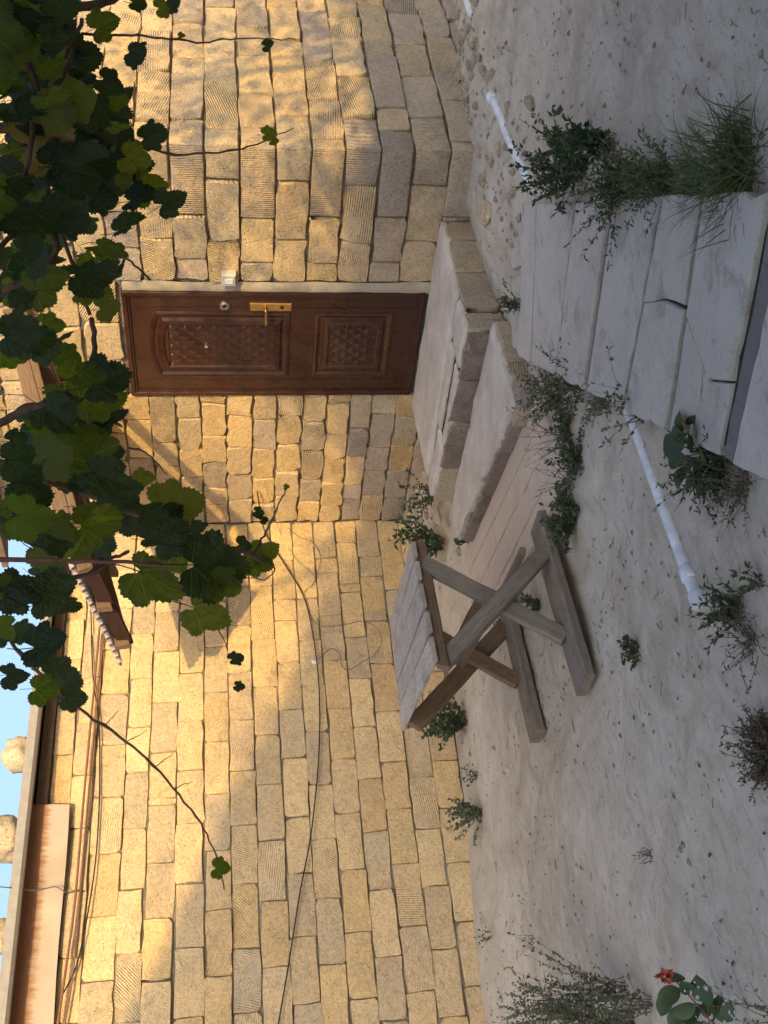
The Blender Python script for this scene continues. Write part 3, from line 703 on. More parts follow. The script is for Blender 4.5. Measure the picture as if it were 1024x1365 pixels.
# ---------------------------------------------------------------- smooth pinkish paving at the foot of the steps
PV = thing('paving', None, None, (4.0, 5.0, 0)); PV['kind'] = 'structure'
def slab(parent, poly, z1, th, mat, name='slab', bev=.006, tilt=(0, 0)):
    """thick slab from a convex outline with softened arrises; own origin at its centre"""
    cx = sum(p[0] for p in poly)/len(poly); cy = sum(p[1] for p in poly)/len(poly); pts = []
    n = len(poly)
    for k in range(n):
        a, b = Vector(poly[k]), Vector(poly[(k+1) % n]); m = max(1, int((b-a).length/.065))
        for i in range(m):
            p = a.lerp(b, i/m)
            if i: p += Vector((random.gauss(0, .0022), random.gauss(0, .0022)))
            if i and random.random() < .07: p += (Vector((cx, cy))-p).normalized()*random.uniform(.008, .022)
            pts.append(p - Vector((cx, cy)))
    n = len(pts); v = [(p.x, p.y, z1-th) for p in pts] + [(p.x, p.y, z1-bev*random.uniform(.8, 2.)) for p in pts]
    v += [(p.x-p.normalized().x*bev, p.y-p.normalized().y*bev, z1) for p in pts]
    v = [(x, y, z + x*tilt[0] + y*tilt[1]) for x, y, z in v]
    f = [tuple(range(2*n, 3*n))]
    for r_ in range(2): f += [(r_*n+k, r_*n+(k+1) % n, (r_+1)*n+(k+1) % n, (r_+1)*n+k) for k in range(n)]
    o = link(name, raw(name, v, f), mat, parent); o.location = Vector((cx, cy, 0)) - Vector(parent.location)
    return o
p0, p1 = Vector((4.24, 4.12)), Vector((4.80, 6.18)); q0, q1 = Vector((3.58, 4.02)), Vector((4.02, 6.25))
for k, (a, b) in enumerate([(0, .24), (.24, .49), (.49, .76), (.76, 1.)]):
    g = .0016
    A0, A1 = p0.lerp(p1, 0) + (q0-p0)*(a+g), p1 + (q1-p1)*(a+g)
    B0, B1 = p0 + (q0-p0)*(b-g), p1 + (q1-p1)*(b-g)
    m0 = A0.lerp(A1, .52+.1*(k % 2)); m1 = B0.lerp(B1, .52+.1*(k % 2)); e = (A1-A0).normalized()*.003
    slab(PV, [A0, B0, m1-e, m0-e], .034-.003*k, .06, M_PINK); slab(PV, [m0+e, m1+e, B1, A1], .035-.003*k, .06, M_PINK)
for ch in PV.children: ch['kind'] = ''
for ch in PV.children: del ch['kind']

# ---------------------------------------------------------------- raised path of sawn slabs
PT = thing('path', None, None, (3.4, 3.1, 0)); PT['kind'] = 'structure'
def g2(x, y, z=.1): p = onZ(x, y, z); return Vector((p.x, p.y))
J = [((714.7, 271), (706, 484)), ((766, 270), (740, 501)), ((813, 266), (778, 520)), ((882, 261), (829, 546)), ((936, 258), (887.5, 574)), ((1026, 256), (957, 609))]
def between(a, b, t): return a.lerp(b, t)
gap = .024
R = [g2(*a) for a, b in J]; Lf = [g2(*b) for a, b in J]
# straighten: extend right ends beyond the picture's path edge a little
def quad(k, s0=0., s1=1., e0=gap, e1=gap):
    a, b, c, d = R[k], Lf[k], Lf[k+1], R[k+1]
    dd = (Lf[k+1]-Lf[k]).normalized()
    P = [a.lerp(b, s0)+dd*e0, a.lerp(b, s1)+dd*e0, d.lerp(c, s1)-dd*e1, d.lerp(c, s0)-dd*e1]
    return P
zt = .100
slab(PT, quad(0), zt, .085, M_SLAB, tilt=(.004, -.004)); slab(PT, quad(1, 0, 1, .018, .020), zt+.004, .085, M_SLAB, tilt=(-.006, .004))
# two narrow strips stand in the wide joint
s_ = quad(2, 0, 1, .046, gap); slab(PT, s_, zt-.002, .085, M_SLAB, tilt=(.003, .006))
dd = (Lf[3]-Lf[2]).normalized(); slab(PT, [R[2]+dd*.002, Lf[2]+dd*.002, Lf[2]+dd*.026, R[2]+dd*.024], zt-.010, .08, M_CONC)
# slab with the open crack
a, b, c, d = quad(3); ca = a.lerp(b, .47); cb = a.lerp(d, .5).lerp(b.lerp(c, .5), .44); cc = d.lerp(c, .46)
e_ = (b-a).normalized()*.009
slab(PT, [a, ca-e_*.05, cb-e_*.35, cc-e_, d], zt+.003, .085, M_SLAB, tilt=(.006, 0)); slab(PT, [ca+e_*.05, b, c, cc+e_, cb+e_*.35], zt, .085, M_SLAB, tilt=(-.002, .003))
# slab broken diagonally
a, b, c, d = quad(4); m0 = a.lerp(b, .50); m1 = a.lerp(d, .62).lerp(b.lerp(c, .62), .72); m2 = d.lerp(c, .70)
e_ = (b-a).normalized()*.004
slab(PT, [a, m0-e_, m1-e_, m2-e_, d], zt+.002, .085, M_SLAB, tilt=(.002, -.004))
h0 = b.lerp(c, .55); h1 = m0.lerp(m1, .7)
slab(PT, [m0+e_, b, h0-e_*.3, h1+e_*.6], zt-.004, .085, M_SLAB, tilt=(.004, .004)); slab(PT, [h1+e_, h0+e_*.4, c, m2+e_, m1+e_], zt-.007, .085, M_SLAB, tilt=(-.003, 0))
# broken concrete seam, then the next slabs towards the camera
dd = (Lf[5]-Lf[4]).normalized(); a, b = R[5]+dd*.006, Lf[5]+dd*.006
slab(PT, [a, b, b+dd*.085+(b-a)*.01, a+dd*.105], zt-.016, .075, M_CONC, 'concrete_seam', bev=.006)
a2, b2 = a+dd*.118, b+dd*.098
for k in range(3):
    slab(PT, [a2+dd*(.42*k+.006), b2+dd*(.42*k+.006), b2+dd*(.42*k+.415), a2+dd*(.42*k+.415)], zt-.004*k, .085, M_SLAB)
# broken pale pieces at the end by the steps
dd0 = -(Lf[1]-Lf[0]).normalized(); a, b = R[0], Lf[0]
slab(PT, [a+dd0*gap, b+dd0*gap, b+dd0*.235, a.lerp(b, .45)+dd0*.27, a+dd0*.30], zt-.003, .075, M_SLAB)
slab(PT, [a.lerp(b, .02)+dd0*.315, a.lerp(b, .40)+dd0*.285, a.lerp(b, .44)+dd0*.50, a.lerp(b, .18)+dd0*.60, a.lerp(b, 0.02)+dd0*.52], zt-.012, .07, M_SLAB)
slab(PT, [a.lerp(b, .45)+dd0*.285, b+dd0*.25, b.lerp(a, .04)+dd0*.40, a.lerp(b, .72)+dd0*.47, a.lerp(b, .50)+dd0*.46], zt-.008, .07, M_SLAB)
slab(PT, [a.lerp(b, .05)+dd0*.545, a.lerp(b, .18)+dd0*.615, a.lerp(b, .16)+dd0*.80, a.lerp(b, -.06)+dd0*.78], zt-.018, .07, M_SLAB)
# soil bedding below the path keeps its edge from floating
mb = MB(); prism(mb, [tuple(p) for p in (R[0]+dd0*.24+(Lf[0]-R[0])*.03, Lf[0]+dd0*.20+(R[0]-Lf[0])*.04, Lf[5]+dd*1.2+(R[5]-Lf[5])*.05, R[5]+dd*1.2+(Lf[5]-R[5])*.05)], -.15, .076)
mb.build('bedding', M_SOIL, PT)

# ---------------------------------------------------------------- wooden table with crossed legs
TB = thing('wooden_table', 'weathered grey plank table with crossed legs on two ground boards', 'table', (3.3, 5.0, 0))
def beam(name, p, q, wdt, thk, wide, mat, parent=TB, wear=.004, sh0=0., sh1=0.):
    """board from p to q; its wide side lies along `wide`; ends and arrises slightly worn"""
    p, q = Vector(p), Vector(q); ax = (q-p).normalized(); L = (q-p).length
    ay = (Vector(wide) - ax*Vector(wide).dot(ax)).normalized(); az = ax.cross(ay)
    v = []; f = []; n = max(3, int(L/.12)); b = min(.006, thk*.2)
    pr = [(-wdt/2+b, -thk/2), (wdt/2-b, -thk/2), (wdt/2, -thk/2+b), (wdt/2, thk/2-b), (wdt/2-b, thk/2), (-wdt/2+b, thk/2), (-wdt/2, thk/2-b), (-wdt/2, -thk/2+b)]
    c1, c2 = random.uniform(-1, 1)*wear*2, random.uniform(-1, 1)*wear*2
    for i in range(n+1):
        t = i/n; s_ = Vector((random.gauss(0, wear*.2), random.gauss(0, wear*.15)))
        for k, (y, z) in enumerate(pr):
            ex = (c1 if i == 0 else c2 if i == n else 0)*(y/wdt)*3 + (sh0*(1-t)+sh1*t)*y
            v.append(((t-.5)*L+ex+(random.gauss(0, wear*.5) if i in (0, n) else 0), y+s_.x+random.gauss(0, wear*.1), z+s_.y))
    for i in range(n):
        for k in range(8): f.append((i*8+k, i*8+(k+1) % 8, (i+1)*8+(k+1) % 8, (i+1)*8+k))
    f.append(tuple(range(7, -1, -1))); f.append(tuple(n*8+k for k in range(8)))
    return link(name, mesh(name, v, f), mat, parent, frame_mat((p+q)/2 - Vector(parent.location), ax, ay, az))
ZT = .75
tA, tB, tC, tD = onZ(547, 720, ZT), onZ(520, 824, ZT), onZ(535, 974, ZT), onZ(577, 885, ZT)
cuts = [0, .17, .36, .59, .79, 1.]
for k, (a, b) in enumerate(zip(cuts, cuts[1:])):
    f0 = tA.lerp(tD, (a+b)/2); f1 = tB.lerp(tC, (a+b)/2); wd = ((tA-tD).length*.55+(tB-tC).length*.45)*(b-a) - .024
    ex = (f0-f1).normalized(); dz = Vector((0, 0, random.gauss(-.012, .002)))
    beam('plank', f0+ex*random.uniform(.0, .008)+dz, f1-ex*random.uniform(0, .02)+dz, wd, .024, tD-tA, M_WOODP, wear=.0008, sh0=(tD-tA).dot(f1-f0)/max(1e-6, abs((tD-tA).cross(f1-f0).z)), sh1=(tC-tB).dot(f1-f0)/abs((tC-tB).cross(f1-f0).z))
dn = Vector((0, 0, -.055)); inn = (tB-tA).normalized()
beam('rail', tA+inn*.035+dn, tD+inn*.035+dn+(tA-tD)*-.01, .060, .030, (0, 0, 1), M_WOODB)
beam('rail', tB-inn*.06+dn, tC-inn*.06+dn, .060, .030, (0, 0, 1), M_WOODB)
YF, YK = 4.50, 5.44                                          # front and rear frame
lA0 = onY(560, 748, YF+.035); lA1 = onY(782, 835, YF-.15)
lB0 = onY(588, 886, YF); lB1 = onY(763, 735, YF-.06)
lA1.z = max(.075, min(lA1.z, .09)); lB1.z = max(.075, min(lB1.z, .10))
beam('leg', (lA0.x, YF+.055, .70), (2.93, YF-.02, .068), .086, .042, (1, 0, .3), M_WOODG)
beam('leg', (lB0.x, YF+.01, .70), (3.44, YF-.06, .068), .088, .042, (1, 0, -.3), M_WOODG)
beam('leg', (3.02, YK+.0, .70), (3.66, YK+.02, .07), .100, .040, (1, 0, .3), M_WOODB)
beam('leg', (3.72, YK-.045, .70), (3.235, YK-.045, .07), .090, .040, (1, 0, -.3), M_WOODB)
beam('stretcher', (3.225, YF+.05, .395), (3.375, YK-.07, .425), .120, .035, (.45, 0, 1), M_WOODB)
beam('foot', (3.70, 4.53, .046), (2.63, 4.43, .046), .200, .048, (0, 1, 0), M_WOODG)
beam('foot', (3.83, 5.41, .048), (2.87, 5.35, .046), .165, .055, (0, 1, 0), M_WOODG)
beam('brace', onZ(697, 735, .10), onZ(668, 795, .06), .05, .035, (0, 1, 0), M_WOODG)

# ---------------------------------------------------------------- drain pipe that passes under the path
def pipe_pts(lst, z): return [onZ(x, y, z_) for (x, y), z_ in zip(lst, z)]
a = onZ(669, 128, .045); b = onZ(938, 806, -.005)
mb = MB(); P = []
for k in range(25):
    t = k/24; p = a.lerp(b, t); gz = ground(p.x, p.y)
    p.z = gz + (-.006+.05*t if t < .3 else -.014+.085*(t-.72) if t > .7 else 0)
    if .25 < t < .72: p.z = .0
    P.append(p)
for _ in range(2): P = [P[0]] + [(P[i-1]+P[i]*2+P[i+1])/4 for i in range(1, 24)] + [P[-1]]
mb.tube(P, .0265, 16); o = mb.build('drain_pipe', M_WHITE, None, True, origin=tuple(a.lerp(b, .5)))
tag(o, 'long white plastic drain pipe half sunk in soil, passing under the slab path', 'pipe')
def coupling(P0, P1):
    d = (P1-P0).normalized(); mb = MB(); mb.tube([P0-d*.005, P0, P0+d*.05, P0+d*.055], [.030, .034, .034, .029], 16)
    q = mb.build('coupling', M_WHITE, None, True, origin=tuple(a.lerp(b, .5))); q.parent = o; q.location = (0, 0, 0)
coupling(P[0], P[1]); coupling(P[-1], P[-2]); coupling(P[-1].lerp(P[-2], .75), P[-2])
a2, b2 = onZ(615, -30, .02), onZ(637, 22, .03)
a2.z = ground(a2.x, a2.y)+.02; b2.z = ground(b2.x, b2.y)+.01
mb = MB(); mb.tube([a2, a2.lerp(b2, .5), b2], [.03, .03, .02], 12)
tag(mb.build('drain_pipe', M_WHITE, None, True, origin=tuple(b2)), 'short white pipe end poking from the rubble beside the rough wall', 'pipe')

# ---------------------------------------------------------------- cables along wall A
def cable(name, pts, r_, mat, label, n=5, sub=6, cat='cable', group=None):
    P = smooth_path(pts, sub); mb = MB(); mb.tube(P, r_, n)
    return tag(mb.build(name, mat, None, True, origin=tuple(P[len(P)//2])), label, cat, group)
def wa(x, y, d=.02): return onY(x, y, YA-d)
cable('cable', [wa(138, 780, .05), wa(127, 900, .05), wa(112, 1060, .05), wa(100, 1200, .05), wa(88, 1290, .05), wa(76, 1372, .05)], .0085, M_BROWNC, 'thick brown cable strung just under the rusty sheet on the cut stone wall')
cable('cable', [wa(146, 780, .03), wa(133, 900, .03), wa(118, 1060, .03), wa(106, 1200, .03), wa(97, 1300, .03), wa(85, 1372, .03)], .006, M_BROWNC, 'thinner brown cable running just below the thick brown one')
cable('cable', [wa(121, 800, .02), wa(124, 900, .025), wa(132, 960, .025), wa(133, 1040, .03), wa(131, 1100, .03), wa(126, 1160, .03), wa(114, 1235, .03), wa(101, 1290, .03), wa(84, 1325, .035)], .005, M_BLACKC, 'thin black cable bending up to the sheet metal beside the brown cables')
BC = cable('cable', [onX(343, 655, XB-.03), wa(352, 705, .05), wa(375, 745, .03), wa(400, 785, .03), wa(411, 815, .03), wa(421, 870, .025), wa(426, 930, .03), wa(425, 1010, .03), wa(415, 1110, .03), wa(400, 1190, .03), wa(385, 1285, .03), wa(370, 1372, .03)], .005, M_BLACKC, 'long black cable sagging across the middle of the cut stone wall')
cable('wire', [wa(411, 812, .02), wa(418, 828, .02), wa(432, 835, .03), wa(462, 832, .03), wa(485, 828, .03), wa(503, 838, .03), wa(509, 855, .03), wa(500, 872, .03), wa(480, 884, .03), wa(466, 893, .03), wa(456, 888, .03), wa(452, 870, .03), wa(440, 865, .03), wa(424, 880, .02)], .003, M_WIRE, 'thin loose wire looping on the wall above the plank table', 4, 5, 'wire')
cable('wire', [onX(352, 640, XB-.02), wa(372, 705, .03), wa(395, 745, .02), wa(420, 770, .02), wa(405, 790, .02)], .0025, M_WIRE, 'thin wire hanging in the corner above the sagging black cable', 4, 5, 'wire')
cable('wire', [onX(380, 700, XB-.02), wa(398, 715, .02), wa(415, 722, .02), wa(425, 735, .02), wa(427, 750, .02), wa(415, 785, .02)], .0025, M_WIRE, 'thin bent wire on the first stones beside the inner corner', 4, 5, 'wire')
cable('wire', [wa(-30, 1180, .30), wa(10, 1183, .24), wa(48, 1187, .12), wa(74, 1182, .10), wa(88, 1190, .06), wa(100, 1187, .03), wa(106, 1187, .01)], .004, M_WIRE, 'jointed wire hanging over the roof edge across the rusty sheet', 4, 4, 'wire')
p = wa(421, 882, .01); rough_rock('mortar_dab', (p.x, YA-.012, p.z-.03), (.04, .02, .06), M_WHITE, 'small white dab of filler holding the sagging black cable', 'filler dab')

# ---------------------------------------------------------------- lean-to canopy with corrugated sheet over the door
CN = thing('canopy', 'makeshift corrugated canopy on brown timbers jutting out above the brown door', 'canopy', (4.2, 6.5, 2.4))
T = onY(167, 887, YA-.82)
def cpt(u, v_, dz=0.): return T + Vector((u, -v_, .18*v_ + .27*u + dz))          # u towards wall B, v towards the camera's right
v = []; f = []; nu, nv = 3, 24
for j in range(nv*3+1):
    vv = 1.12*j/(nv*3)
    for i in range(nu+1): v.append(cpt(1.84*i/nu, vv, .018*sin(2*pi*vv/.075)+.02))
f = [(j*(nu+1)+i, j*(nu+1)+i+1, (j+1)*(nu+1)+i+1, (j+1)*(nu+1)+i) for j in range(nv*3) for i in range(nu)]
mb = MB(); mb.add(v, f); o = mb.build('corrugated_sheet', M_ASB, CN, True, fix=False)
s_ = o.modifiers.new('thick', 'SOLIDIFY'); s_.thickness = .006
for vv in (.25, .68, 1.08, 1.47):
    beam('rafter', cpt(-.02, vv, -.05), cpt(1.86, vv, -.05), .09, .05, (0, 0, 1), M_WOODB, CN)
beam('edge_board', cpt(.03, .22, -.07), cpt(.03, 1.2, -.07), .10, .025, (0, 0, 1), M_WOODD, CN)
beam('purlin', cpt(.75, .02, -.10), cpt(.75, 1.5, -.10), .06, .05, (0, 0, 1), M_WOODB, CN)
beam('ledger', Vector((XB-.03, 6.6, cpt(1.87, 0, 0).z-.12)), Vector((XB-.03, 4.9, cpt(1.87, 1.6, 0).z-.12)), .10, .05, (0, 0, 1), M_WOODB, CN)
# roof over walls B and C
mb = MB(); v = [(XB-.18, YC-.25, TOP+.02), (XB-.18, YA+.3, TOP+.02), (13, YA+.3, TOP+.9), (13, YC-.25, TOP+.9)]
mb.add([Vector(p) for p in v] + [Vector(p)+Vector((0, 0, .05)) for p in v], [(3, 2, 1, 0), (4, 5, 6, 7), (0, 1, 5, 4), (1, 2, 6, 5), (2, 3, 7, 6), (3, 0, 4, 7)])
mb.build('roof', M_WOODB, B)

# ---------------------------------------------------------------- grape vine hanging in front
VN = thing('grape_vine', 'grape vine with dark green leaves hanging down in front of both houses', 'vine', (1.75, -.45, 0))
ctrl = [(.03, .01), (.10, -.14), (.24, -.20), (.38, -.13), (.47, .00), (.455, .12), (.535, .24), (.535, .38), (.44, .46), (.335, .47), (.32, .58), (.24, .72), (.12, .81), (0, .90)]
half = []
sp_ = smooth_path([(x, y, 0) for x, y in ctrl], 3)
for i, p in enumerate(sp_):                                  # fine teeth round the margin
    c_ = Vector((0, .2, 0)); k_ = (1.045 if i % 2 else .965) if 1 < i < len(sp_)-1 else 1.
    q_ = c_ + (p-c_)*k_; half.append((max(.0, q_.x), q_.y))
def vine_leaf(seed):
    rs = random.Random(seed); out = [(x, y) for x, y in half] + [(-x, y) for x, y in reversed(half[:-1])]
    ph = rs.uniform(0, 6); out = [(x*(1+.07*sin(3*y+ph))+.02*sin(5*y+ph), y+rs.gauss(0, .008)+.03*sin(4*x+ph)) for x, y in out]; N = len(out)
    fold, curl, wob = rs.uniform(.05, .8), rs.uniform(-.6, .25), rs.uniform(0, 6)
    def z(x, y): return fold*abs(x)*.8 - .5*fold*x*x + curl*(y-.2)**2 + .05*sin(6*x+wob)*cos(5*y+wob) - .25*x*x
    cx, cy = 0, .12; v = []
    for s_ in (1., .62, .3): v += [(cx+(x-cx)*s_, cy+(y-cy)*s_) for x, y in out]
    v.append((cx, cy)); V = [(x, y, z(x, y)+(rs.gauss(0, .012) if i < N else 0)) for i, (x, y) in enumerate(v)]; F = []
    for r_ in range(2):
        for k in range(N): F.append((r_*N+k, r_*N+(k+1) % N, (r_+1)*N+(k+1) % N, (r_+1)*N+k))
    for k in range(N): F.append((2*N+k, 2*N+(k+1) % N, 3*N))
    # leaf stalk
    m = MB(); m.tube([(0, .10, z(0, .1)-.004), (0, -.08, .01), (.02, -.3, .08), (.03, -.48, .2)], .011, 4)
    n = len(V); V += [tuple(p) for p in m.v]; F += [tuple(i+n for i in q) for q in m.f]
    return raw('leaf', V, F, True)
LM = [vine_leaf(s_) for s_ in range(14)]
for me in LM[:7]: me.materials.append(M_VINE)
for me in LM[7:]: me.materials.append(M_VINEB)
LY = vine_leaf(99); LY.materials.append(M_VINEY)
NLEAF = [0]
def put_leaf(px, py, D, size, tipang=None, face=None, me=None):
    """size in metres (leaf length); tip direction mostly downwards; face = how far it turns to the viewer"""
    P = atD(px, py, D); dwn = Vector((0, 0, -1))
    tip = (dwn + Vector((random.gauss(0, .45), random.gauss(0, .45), random.gauss(0, .3))))
    if tipang is not None: tip = (-UP)*cos(tipang) + RT*sin(tipang) + FW*random.gauss(0, .25)
    tip.normalize()
    nr = -FW*(face if face is not None else random.uniform(.2, 1.2)) + Vector((0, 0, random.uniform(0., .9))) + Vector((random.gauss(0, .4), random.gauss(0, .4), 0))
    nr = (nr - tip*nr.dot(tip)).normalized()
    if random.random() < .3: nr = -nr
    ax = tip.cross(nr); sc = size
    M = frame_mat(P - tip*sc*.35 - Vector(VN.location), ax, tip, nr) @ Matrix.Diagonal((sc*random.uniform(.9, 1.1), sc, sc, 1))
    o = link('leaf', me or random.choice(LM), None, VN, M); NLEAF[0] += 1
    return o
# single leaves that can be told apart
for (x, y, s_, a_) in [(240, 672, 80, .2), (285, 755, 98, -.1), (208, 775, 88, -.5), (275, 820, 66, -.5), (352, 738, 46, .5), (345, 752, 44, -.1), (316, 877, 24, .3), (320, 915, 17, -.3),
                       (85, 905, 62, -.2), (62, 860, 66, .2), (75, 785, 58, .2), (28, 690, 66, .1), (58, 735, 62, -.2), (295, 1157, 27, -.1), (125, 365, 74, .2), (160, 650, 70, 0.),
                       (110, 590, 74, .4), (182, 72, 42, -.5), (138, 32, 44, .4), (228, 268, 48, .3), (195, 250, 56, .2), (172, 300, 50, .5), (205, 180, 46, .2), (145, 560, 58, .2),
                       (130, 700, 66, .1), (225, 712, 60, .6), (250, 700, 55, .0), (60, 920, 44, -.2), (98, 930, 40, 0), (20, 900, 40, 0), (358, 60, 20, .1), (359, 178, 22, .2), (366, 188, 14, 0), (242, 48, 12, 0),
                       (345, 683, 16, -.3), (352, 692, 14, .2), (382, 649, 10, .2), (220, 10, 28, .2), (232, 5, 24, .4), (185, 5, 26, 0), (325, 727, 24, -.1), (240, 735, 60, .1), (300, 780, 50, -.4), (145, 410, 40, .1), (180, 690, 52, .3)]:
    D = random.uniform(2.0, 2.35); put_leaf(x, y, D, s_*D/FOC*.92, a_, random.uniform(.9, 1.6))
put_leaf(62, 188, 2.0, .105, .3, 1.2, LY)
for (cx, cy, rx, ry, n_) in [(45, 85, 58, 90, 44), (118, 165, 55, 70, 20), (165, 235, 40, 50, 10), (55, 255, 60, 60, 26), (35, 365, 45, 45, 9), (135, 360, 28, 40, 8), (55, 465, 45, 45, 8),
                            (105, 535, 60, 40, 12), (85, 605, 75, 55, 24), (150, 645, 45, 50, 9), (35, 700, 40, 40, 5), (115, 715, 60, 40, 10), (55, 790, 45, 45, 6), (215, 700, 50, 35, 4),
                            (20, 860, 22, 40, 3), (30, 20, 60, 40, 16), (-60, 300, 50, 400, 16)]:
    for _ in range(n_):
        r_ = math.sqrt(random.random()); t = random.random()*2*pi; D = random.uniform(1.85, 2.6)
        put_leaf(cx+rx*r_*cos(t), cy+ry*r_*sin(t), D, random.uniform(.042, .086))
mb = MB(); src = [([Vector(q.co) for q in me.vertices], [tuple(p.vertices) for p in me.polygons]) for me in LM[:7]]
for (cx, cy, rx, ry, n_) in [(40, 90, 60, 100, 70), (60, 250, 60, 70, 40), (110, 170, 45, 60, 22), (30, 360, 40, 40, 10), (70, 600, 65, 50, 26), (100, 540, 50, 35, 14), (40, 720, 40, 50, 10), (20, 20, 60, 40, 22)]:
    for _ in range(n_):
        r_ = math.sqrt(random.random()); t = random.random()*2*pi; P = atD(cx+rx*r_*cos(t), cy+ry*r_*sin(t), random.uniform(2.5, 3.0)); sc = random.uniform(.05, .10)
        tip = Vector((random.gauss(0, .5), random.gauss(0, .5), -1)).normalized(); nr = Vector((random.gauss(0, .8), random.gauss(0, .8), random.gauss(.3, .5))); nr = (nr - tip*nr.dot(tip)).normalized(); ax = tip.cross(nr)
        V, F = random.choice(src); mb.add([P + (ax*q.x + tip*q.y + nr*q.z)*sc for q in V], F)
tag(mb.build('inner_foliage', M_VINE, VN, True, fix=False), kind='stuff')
def shoot(pts, D, w0, w1, mat=M_SHOOT, name='shoot'):
    P = smooth_path([atD(x, y, D + (.04*sin(i*1.7))) for i, (x, y) in enumerate(pts)], 5); n = len(P)
    P = [p + Vector((random.gauss(0, .0012), random.gauss(0, .0012), random.gauss(0, .0012))) for p in P]
    mb = MB(); mb.tube(P, [(w0+(w1-w0)*k/(n-1))*(1.35 if k % 7 == 3 else 1) for k in range(n)], 6); return mb.build(name, mat, VN, True)
shoot([(-40, 30), (10, 12), (70, 10), (130, 5), (180, -20)], 2.2, .012, .009, M_STEM, 'branch')
shoot([(-40, 180), (0, 173), (40, 167), (58, 150), (75, 110), (95, 60), (110, 25)], 2.1, .009, .004, M_STEM, 'branch')
shoot([(-30, 460), (0, 395), (40, 372), (75, 335), (66, 290), (62, 220), (50, 140)], 2.2, .008, .004, M_STEM, 'branch')
shoot([(-40, 590), (0, 565), (35, 545), (80, 530), (112, 505), (126, 470), (122, 425)], 2.15, .009, .005, M_STEM, 'branch')
shoot([(-40, 748), (0, 746), (100, 748), (180, 750), (245, 757)], 2.15, .0065, .003)
shoot([(-30, 785), (0, 781), (60, 776), (118, 765), (150, 745), (172, 735)], 2.2, .007, .003)
shoot([(60, 640), (95, 652), (150, 672), (215, 700), (262, 712), (318, 735), (340, 742)], 2.15, .0065, .0028)
shoot([(338, 738), (350, 718), (362, 695), (372, 672), (384, 650)], 2.15, .0028, .001)
shoot([(328, 735), (350, 750), (366, 758), (352, 772), (320, 768)], 2.12, .0018, .0008)
shoot([(-30, 790), (0, 830), (28, 872), (52, 898), (95, 937), (150, 975), (195, 1010), (240, 1060), (272, 1105), (290, 1145), (300, 1185)], 2.3, .0045, .0012)
for (a_, b_) in [((140, 968), (158, 948)), ((170, 990), (196, 974)), ((207, 1022), (232, 1005)), ((232, 1052), (258, 1042))]: shoot([a_, ((a_[0]+b_[0])/2, (a_[1]+b_[1])/2-1), b_], 2.3, .0011, .0006)
shoot([(108, 45), (160, 48), (185, 47), (215, 51), (272, 57), (300, 52), (345, 52), (395, 52)], 2.6, .0035, .0012)
shoot([(150, 170), (185, 190), (225, 205), (290, 203), (330, 196), (362, 184), (392, 171)], 2.5, .0035, .0012)
shoot([(150, 330), (175, 350), (200, 373)], 2.1, .0025, .0018, M_STEM)
shoot([(172, 597), (190, 602), (208, 615), (222, 632)], 2.1, .002, .001)
shoot([(275, 818), (292, 840), (304, 868)], 2.2, .0016, .001)
shoot([(0, 330), (30, 305), (65, 300), (90, 330), (120, 420)], 2.3, .006, .004, M_STEM, 'branch')
shoot([(20, 60), (50, 110), (45, 170), (30, 250)], 2.0, .006, .004, M_STEM, 'branch')
shoot([(90, 20), (100, 50), (85, 100), (60, 140)], 2.1, .005, .003, M_STEM, 'branch')
# trunk climbing outside the picture and carrying the branches
top = atD(-40, 30, 2.2)
mb = MB(); P = smooth_path([(1.75, -.45, -.02), (1.72, -.40, .7), (1.80, -.30, 1.5), (1.85, -.10, 2.3), (top.x*.5+.9, top.y*.5, 2.75), tuple(top), tuple(atD(-60, 180, 2.15)), tuple(atD(-60, 460, 2.2)), tuple(atD(-60, 780, 2.2))], 6)
mb.tube(P, [.045-.033*k/(len(P)-1) for k in range(len(P))], 8); mb.build('trunk', M_STEM, VN, True)

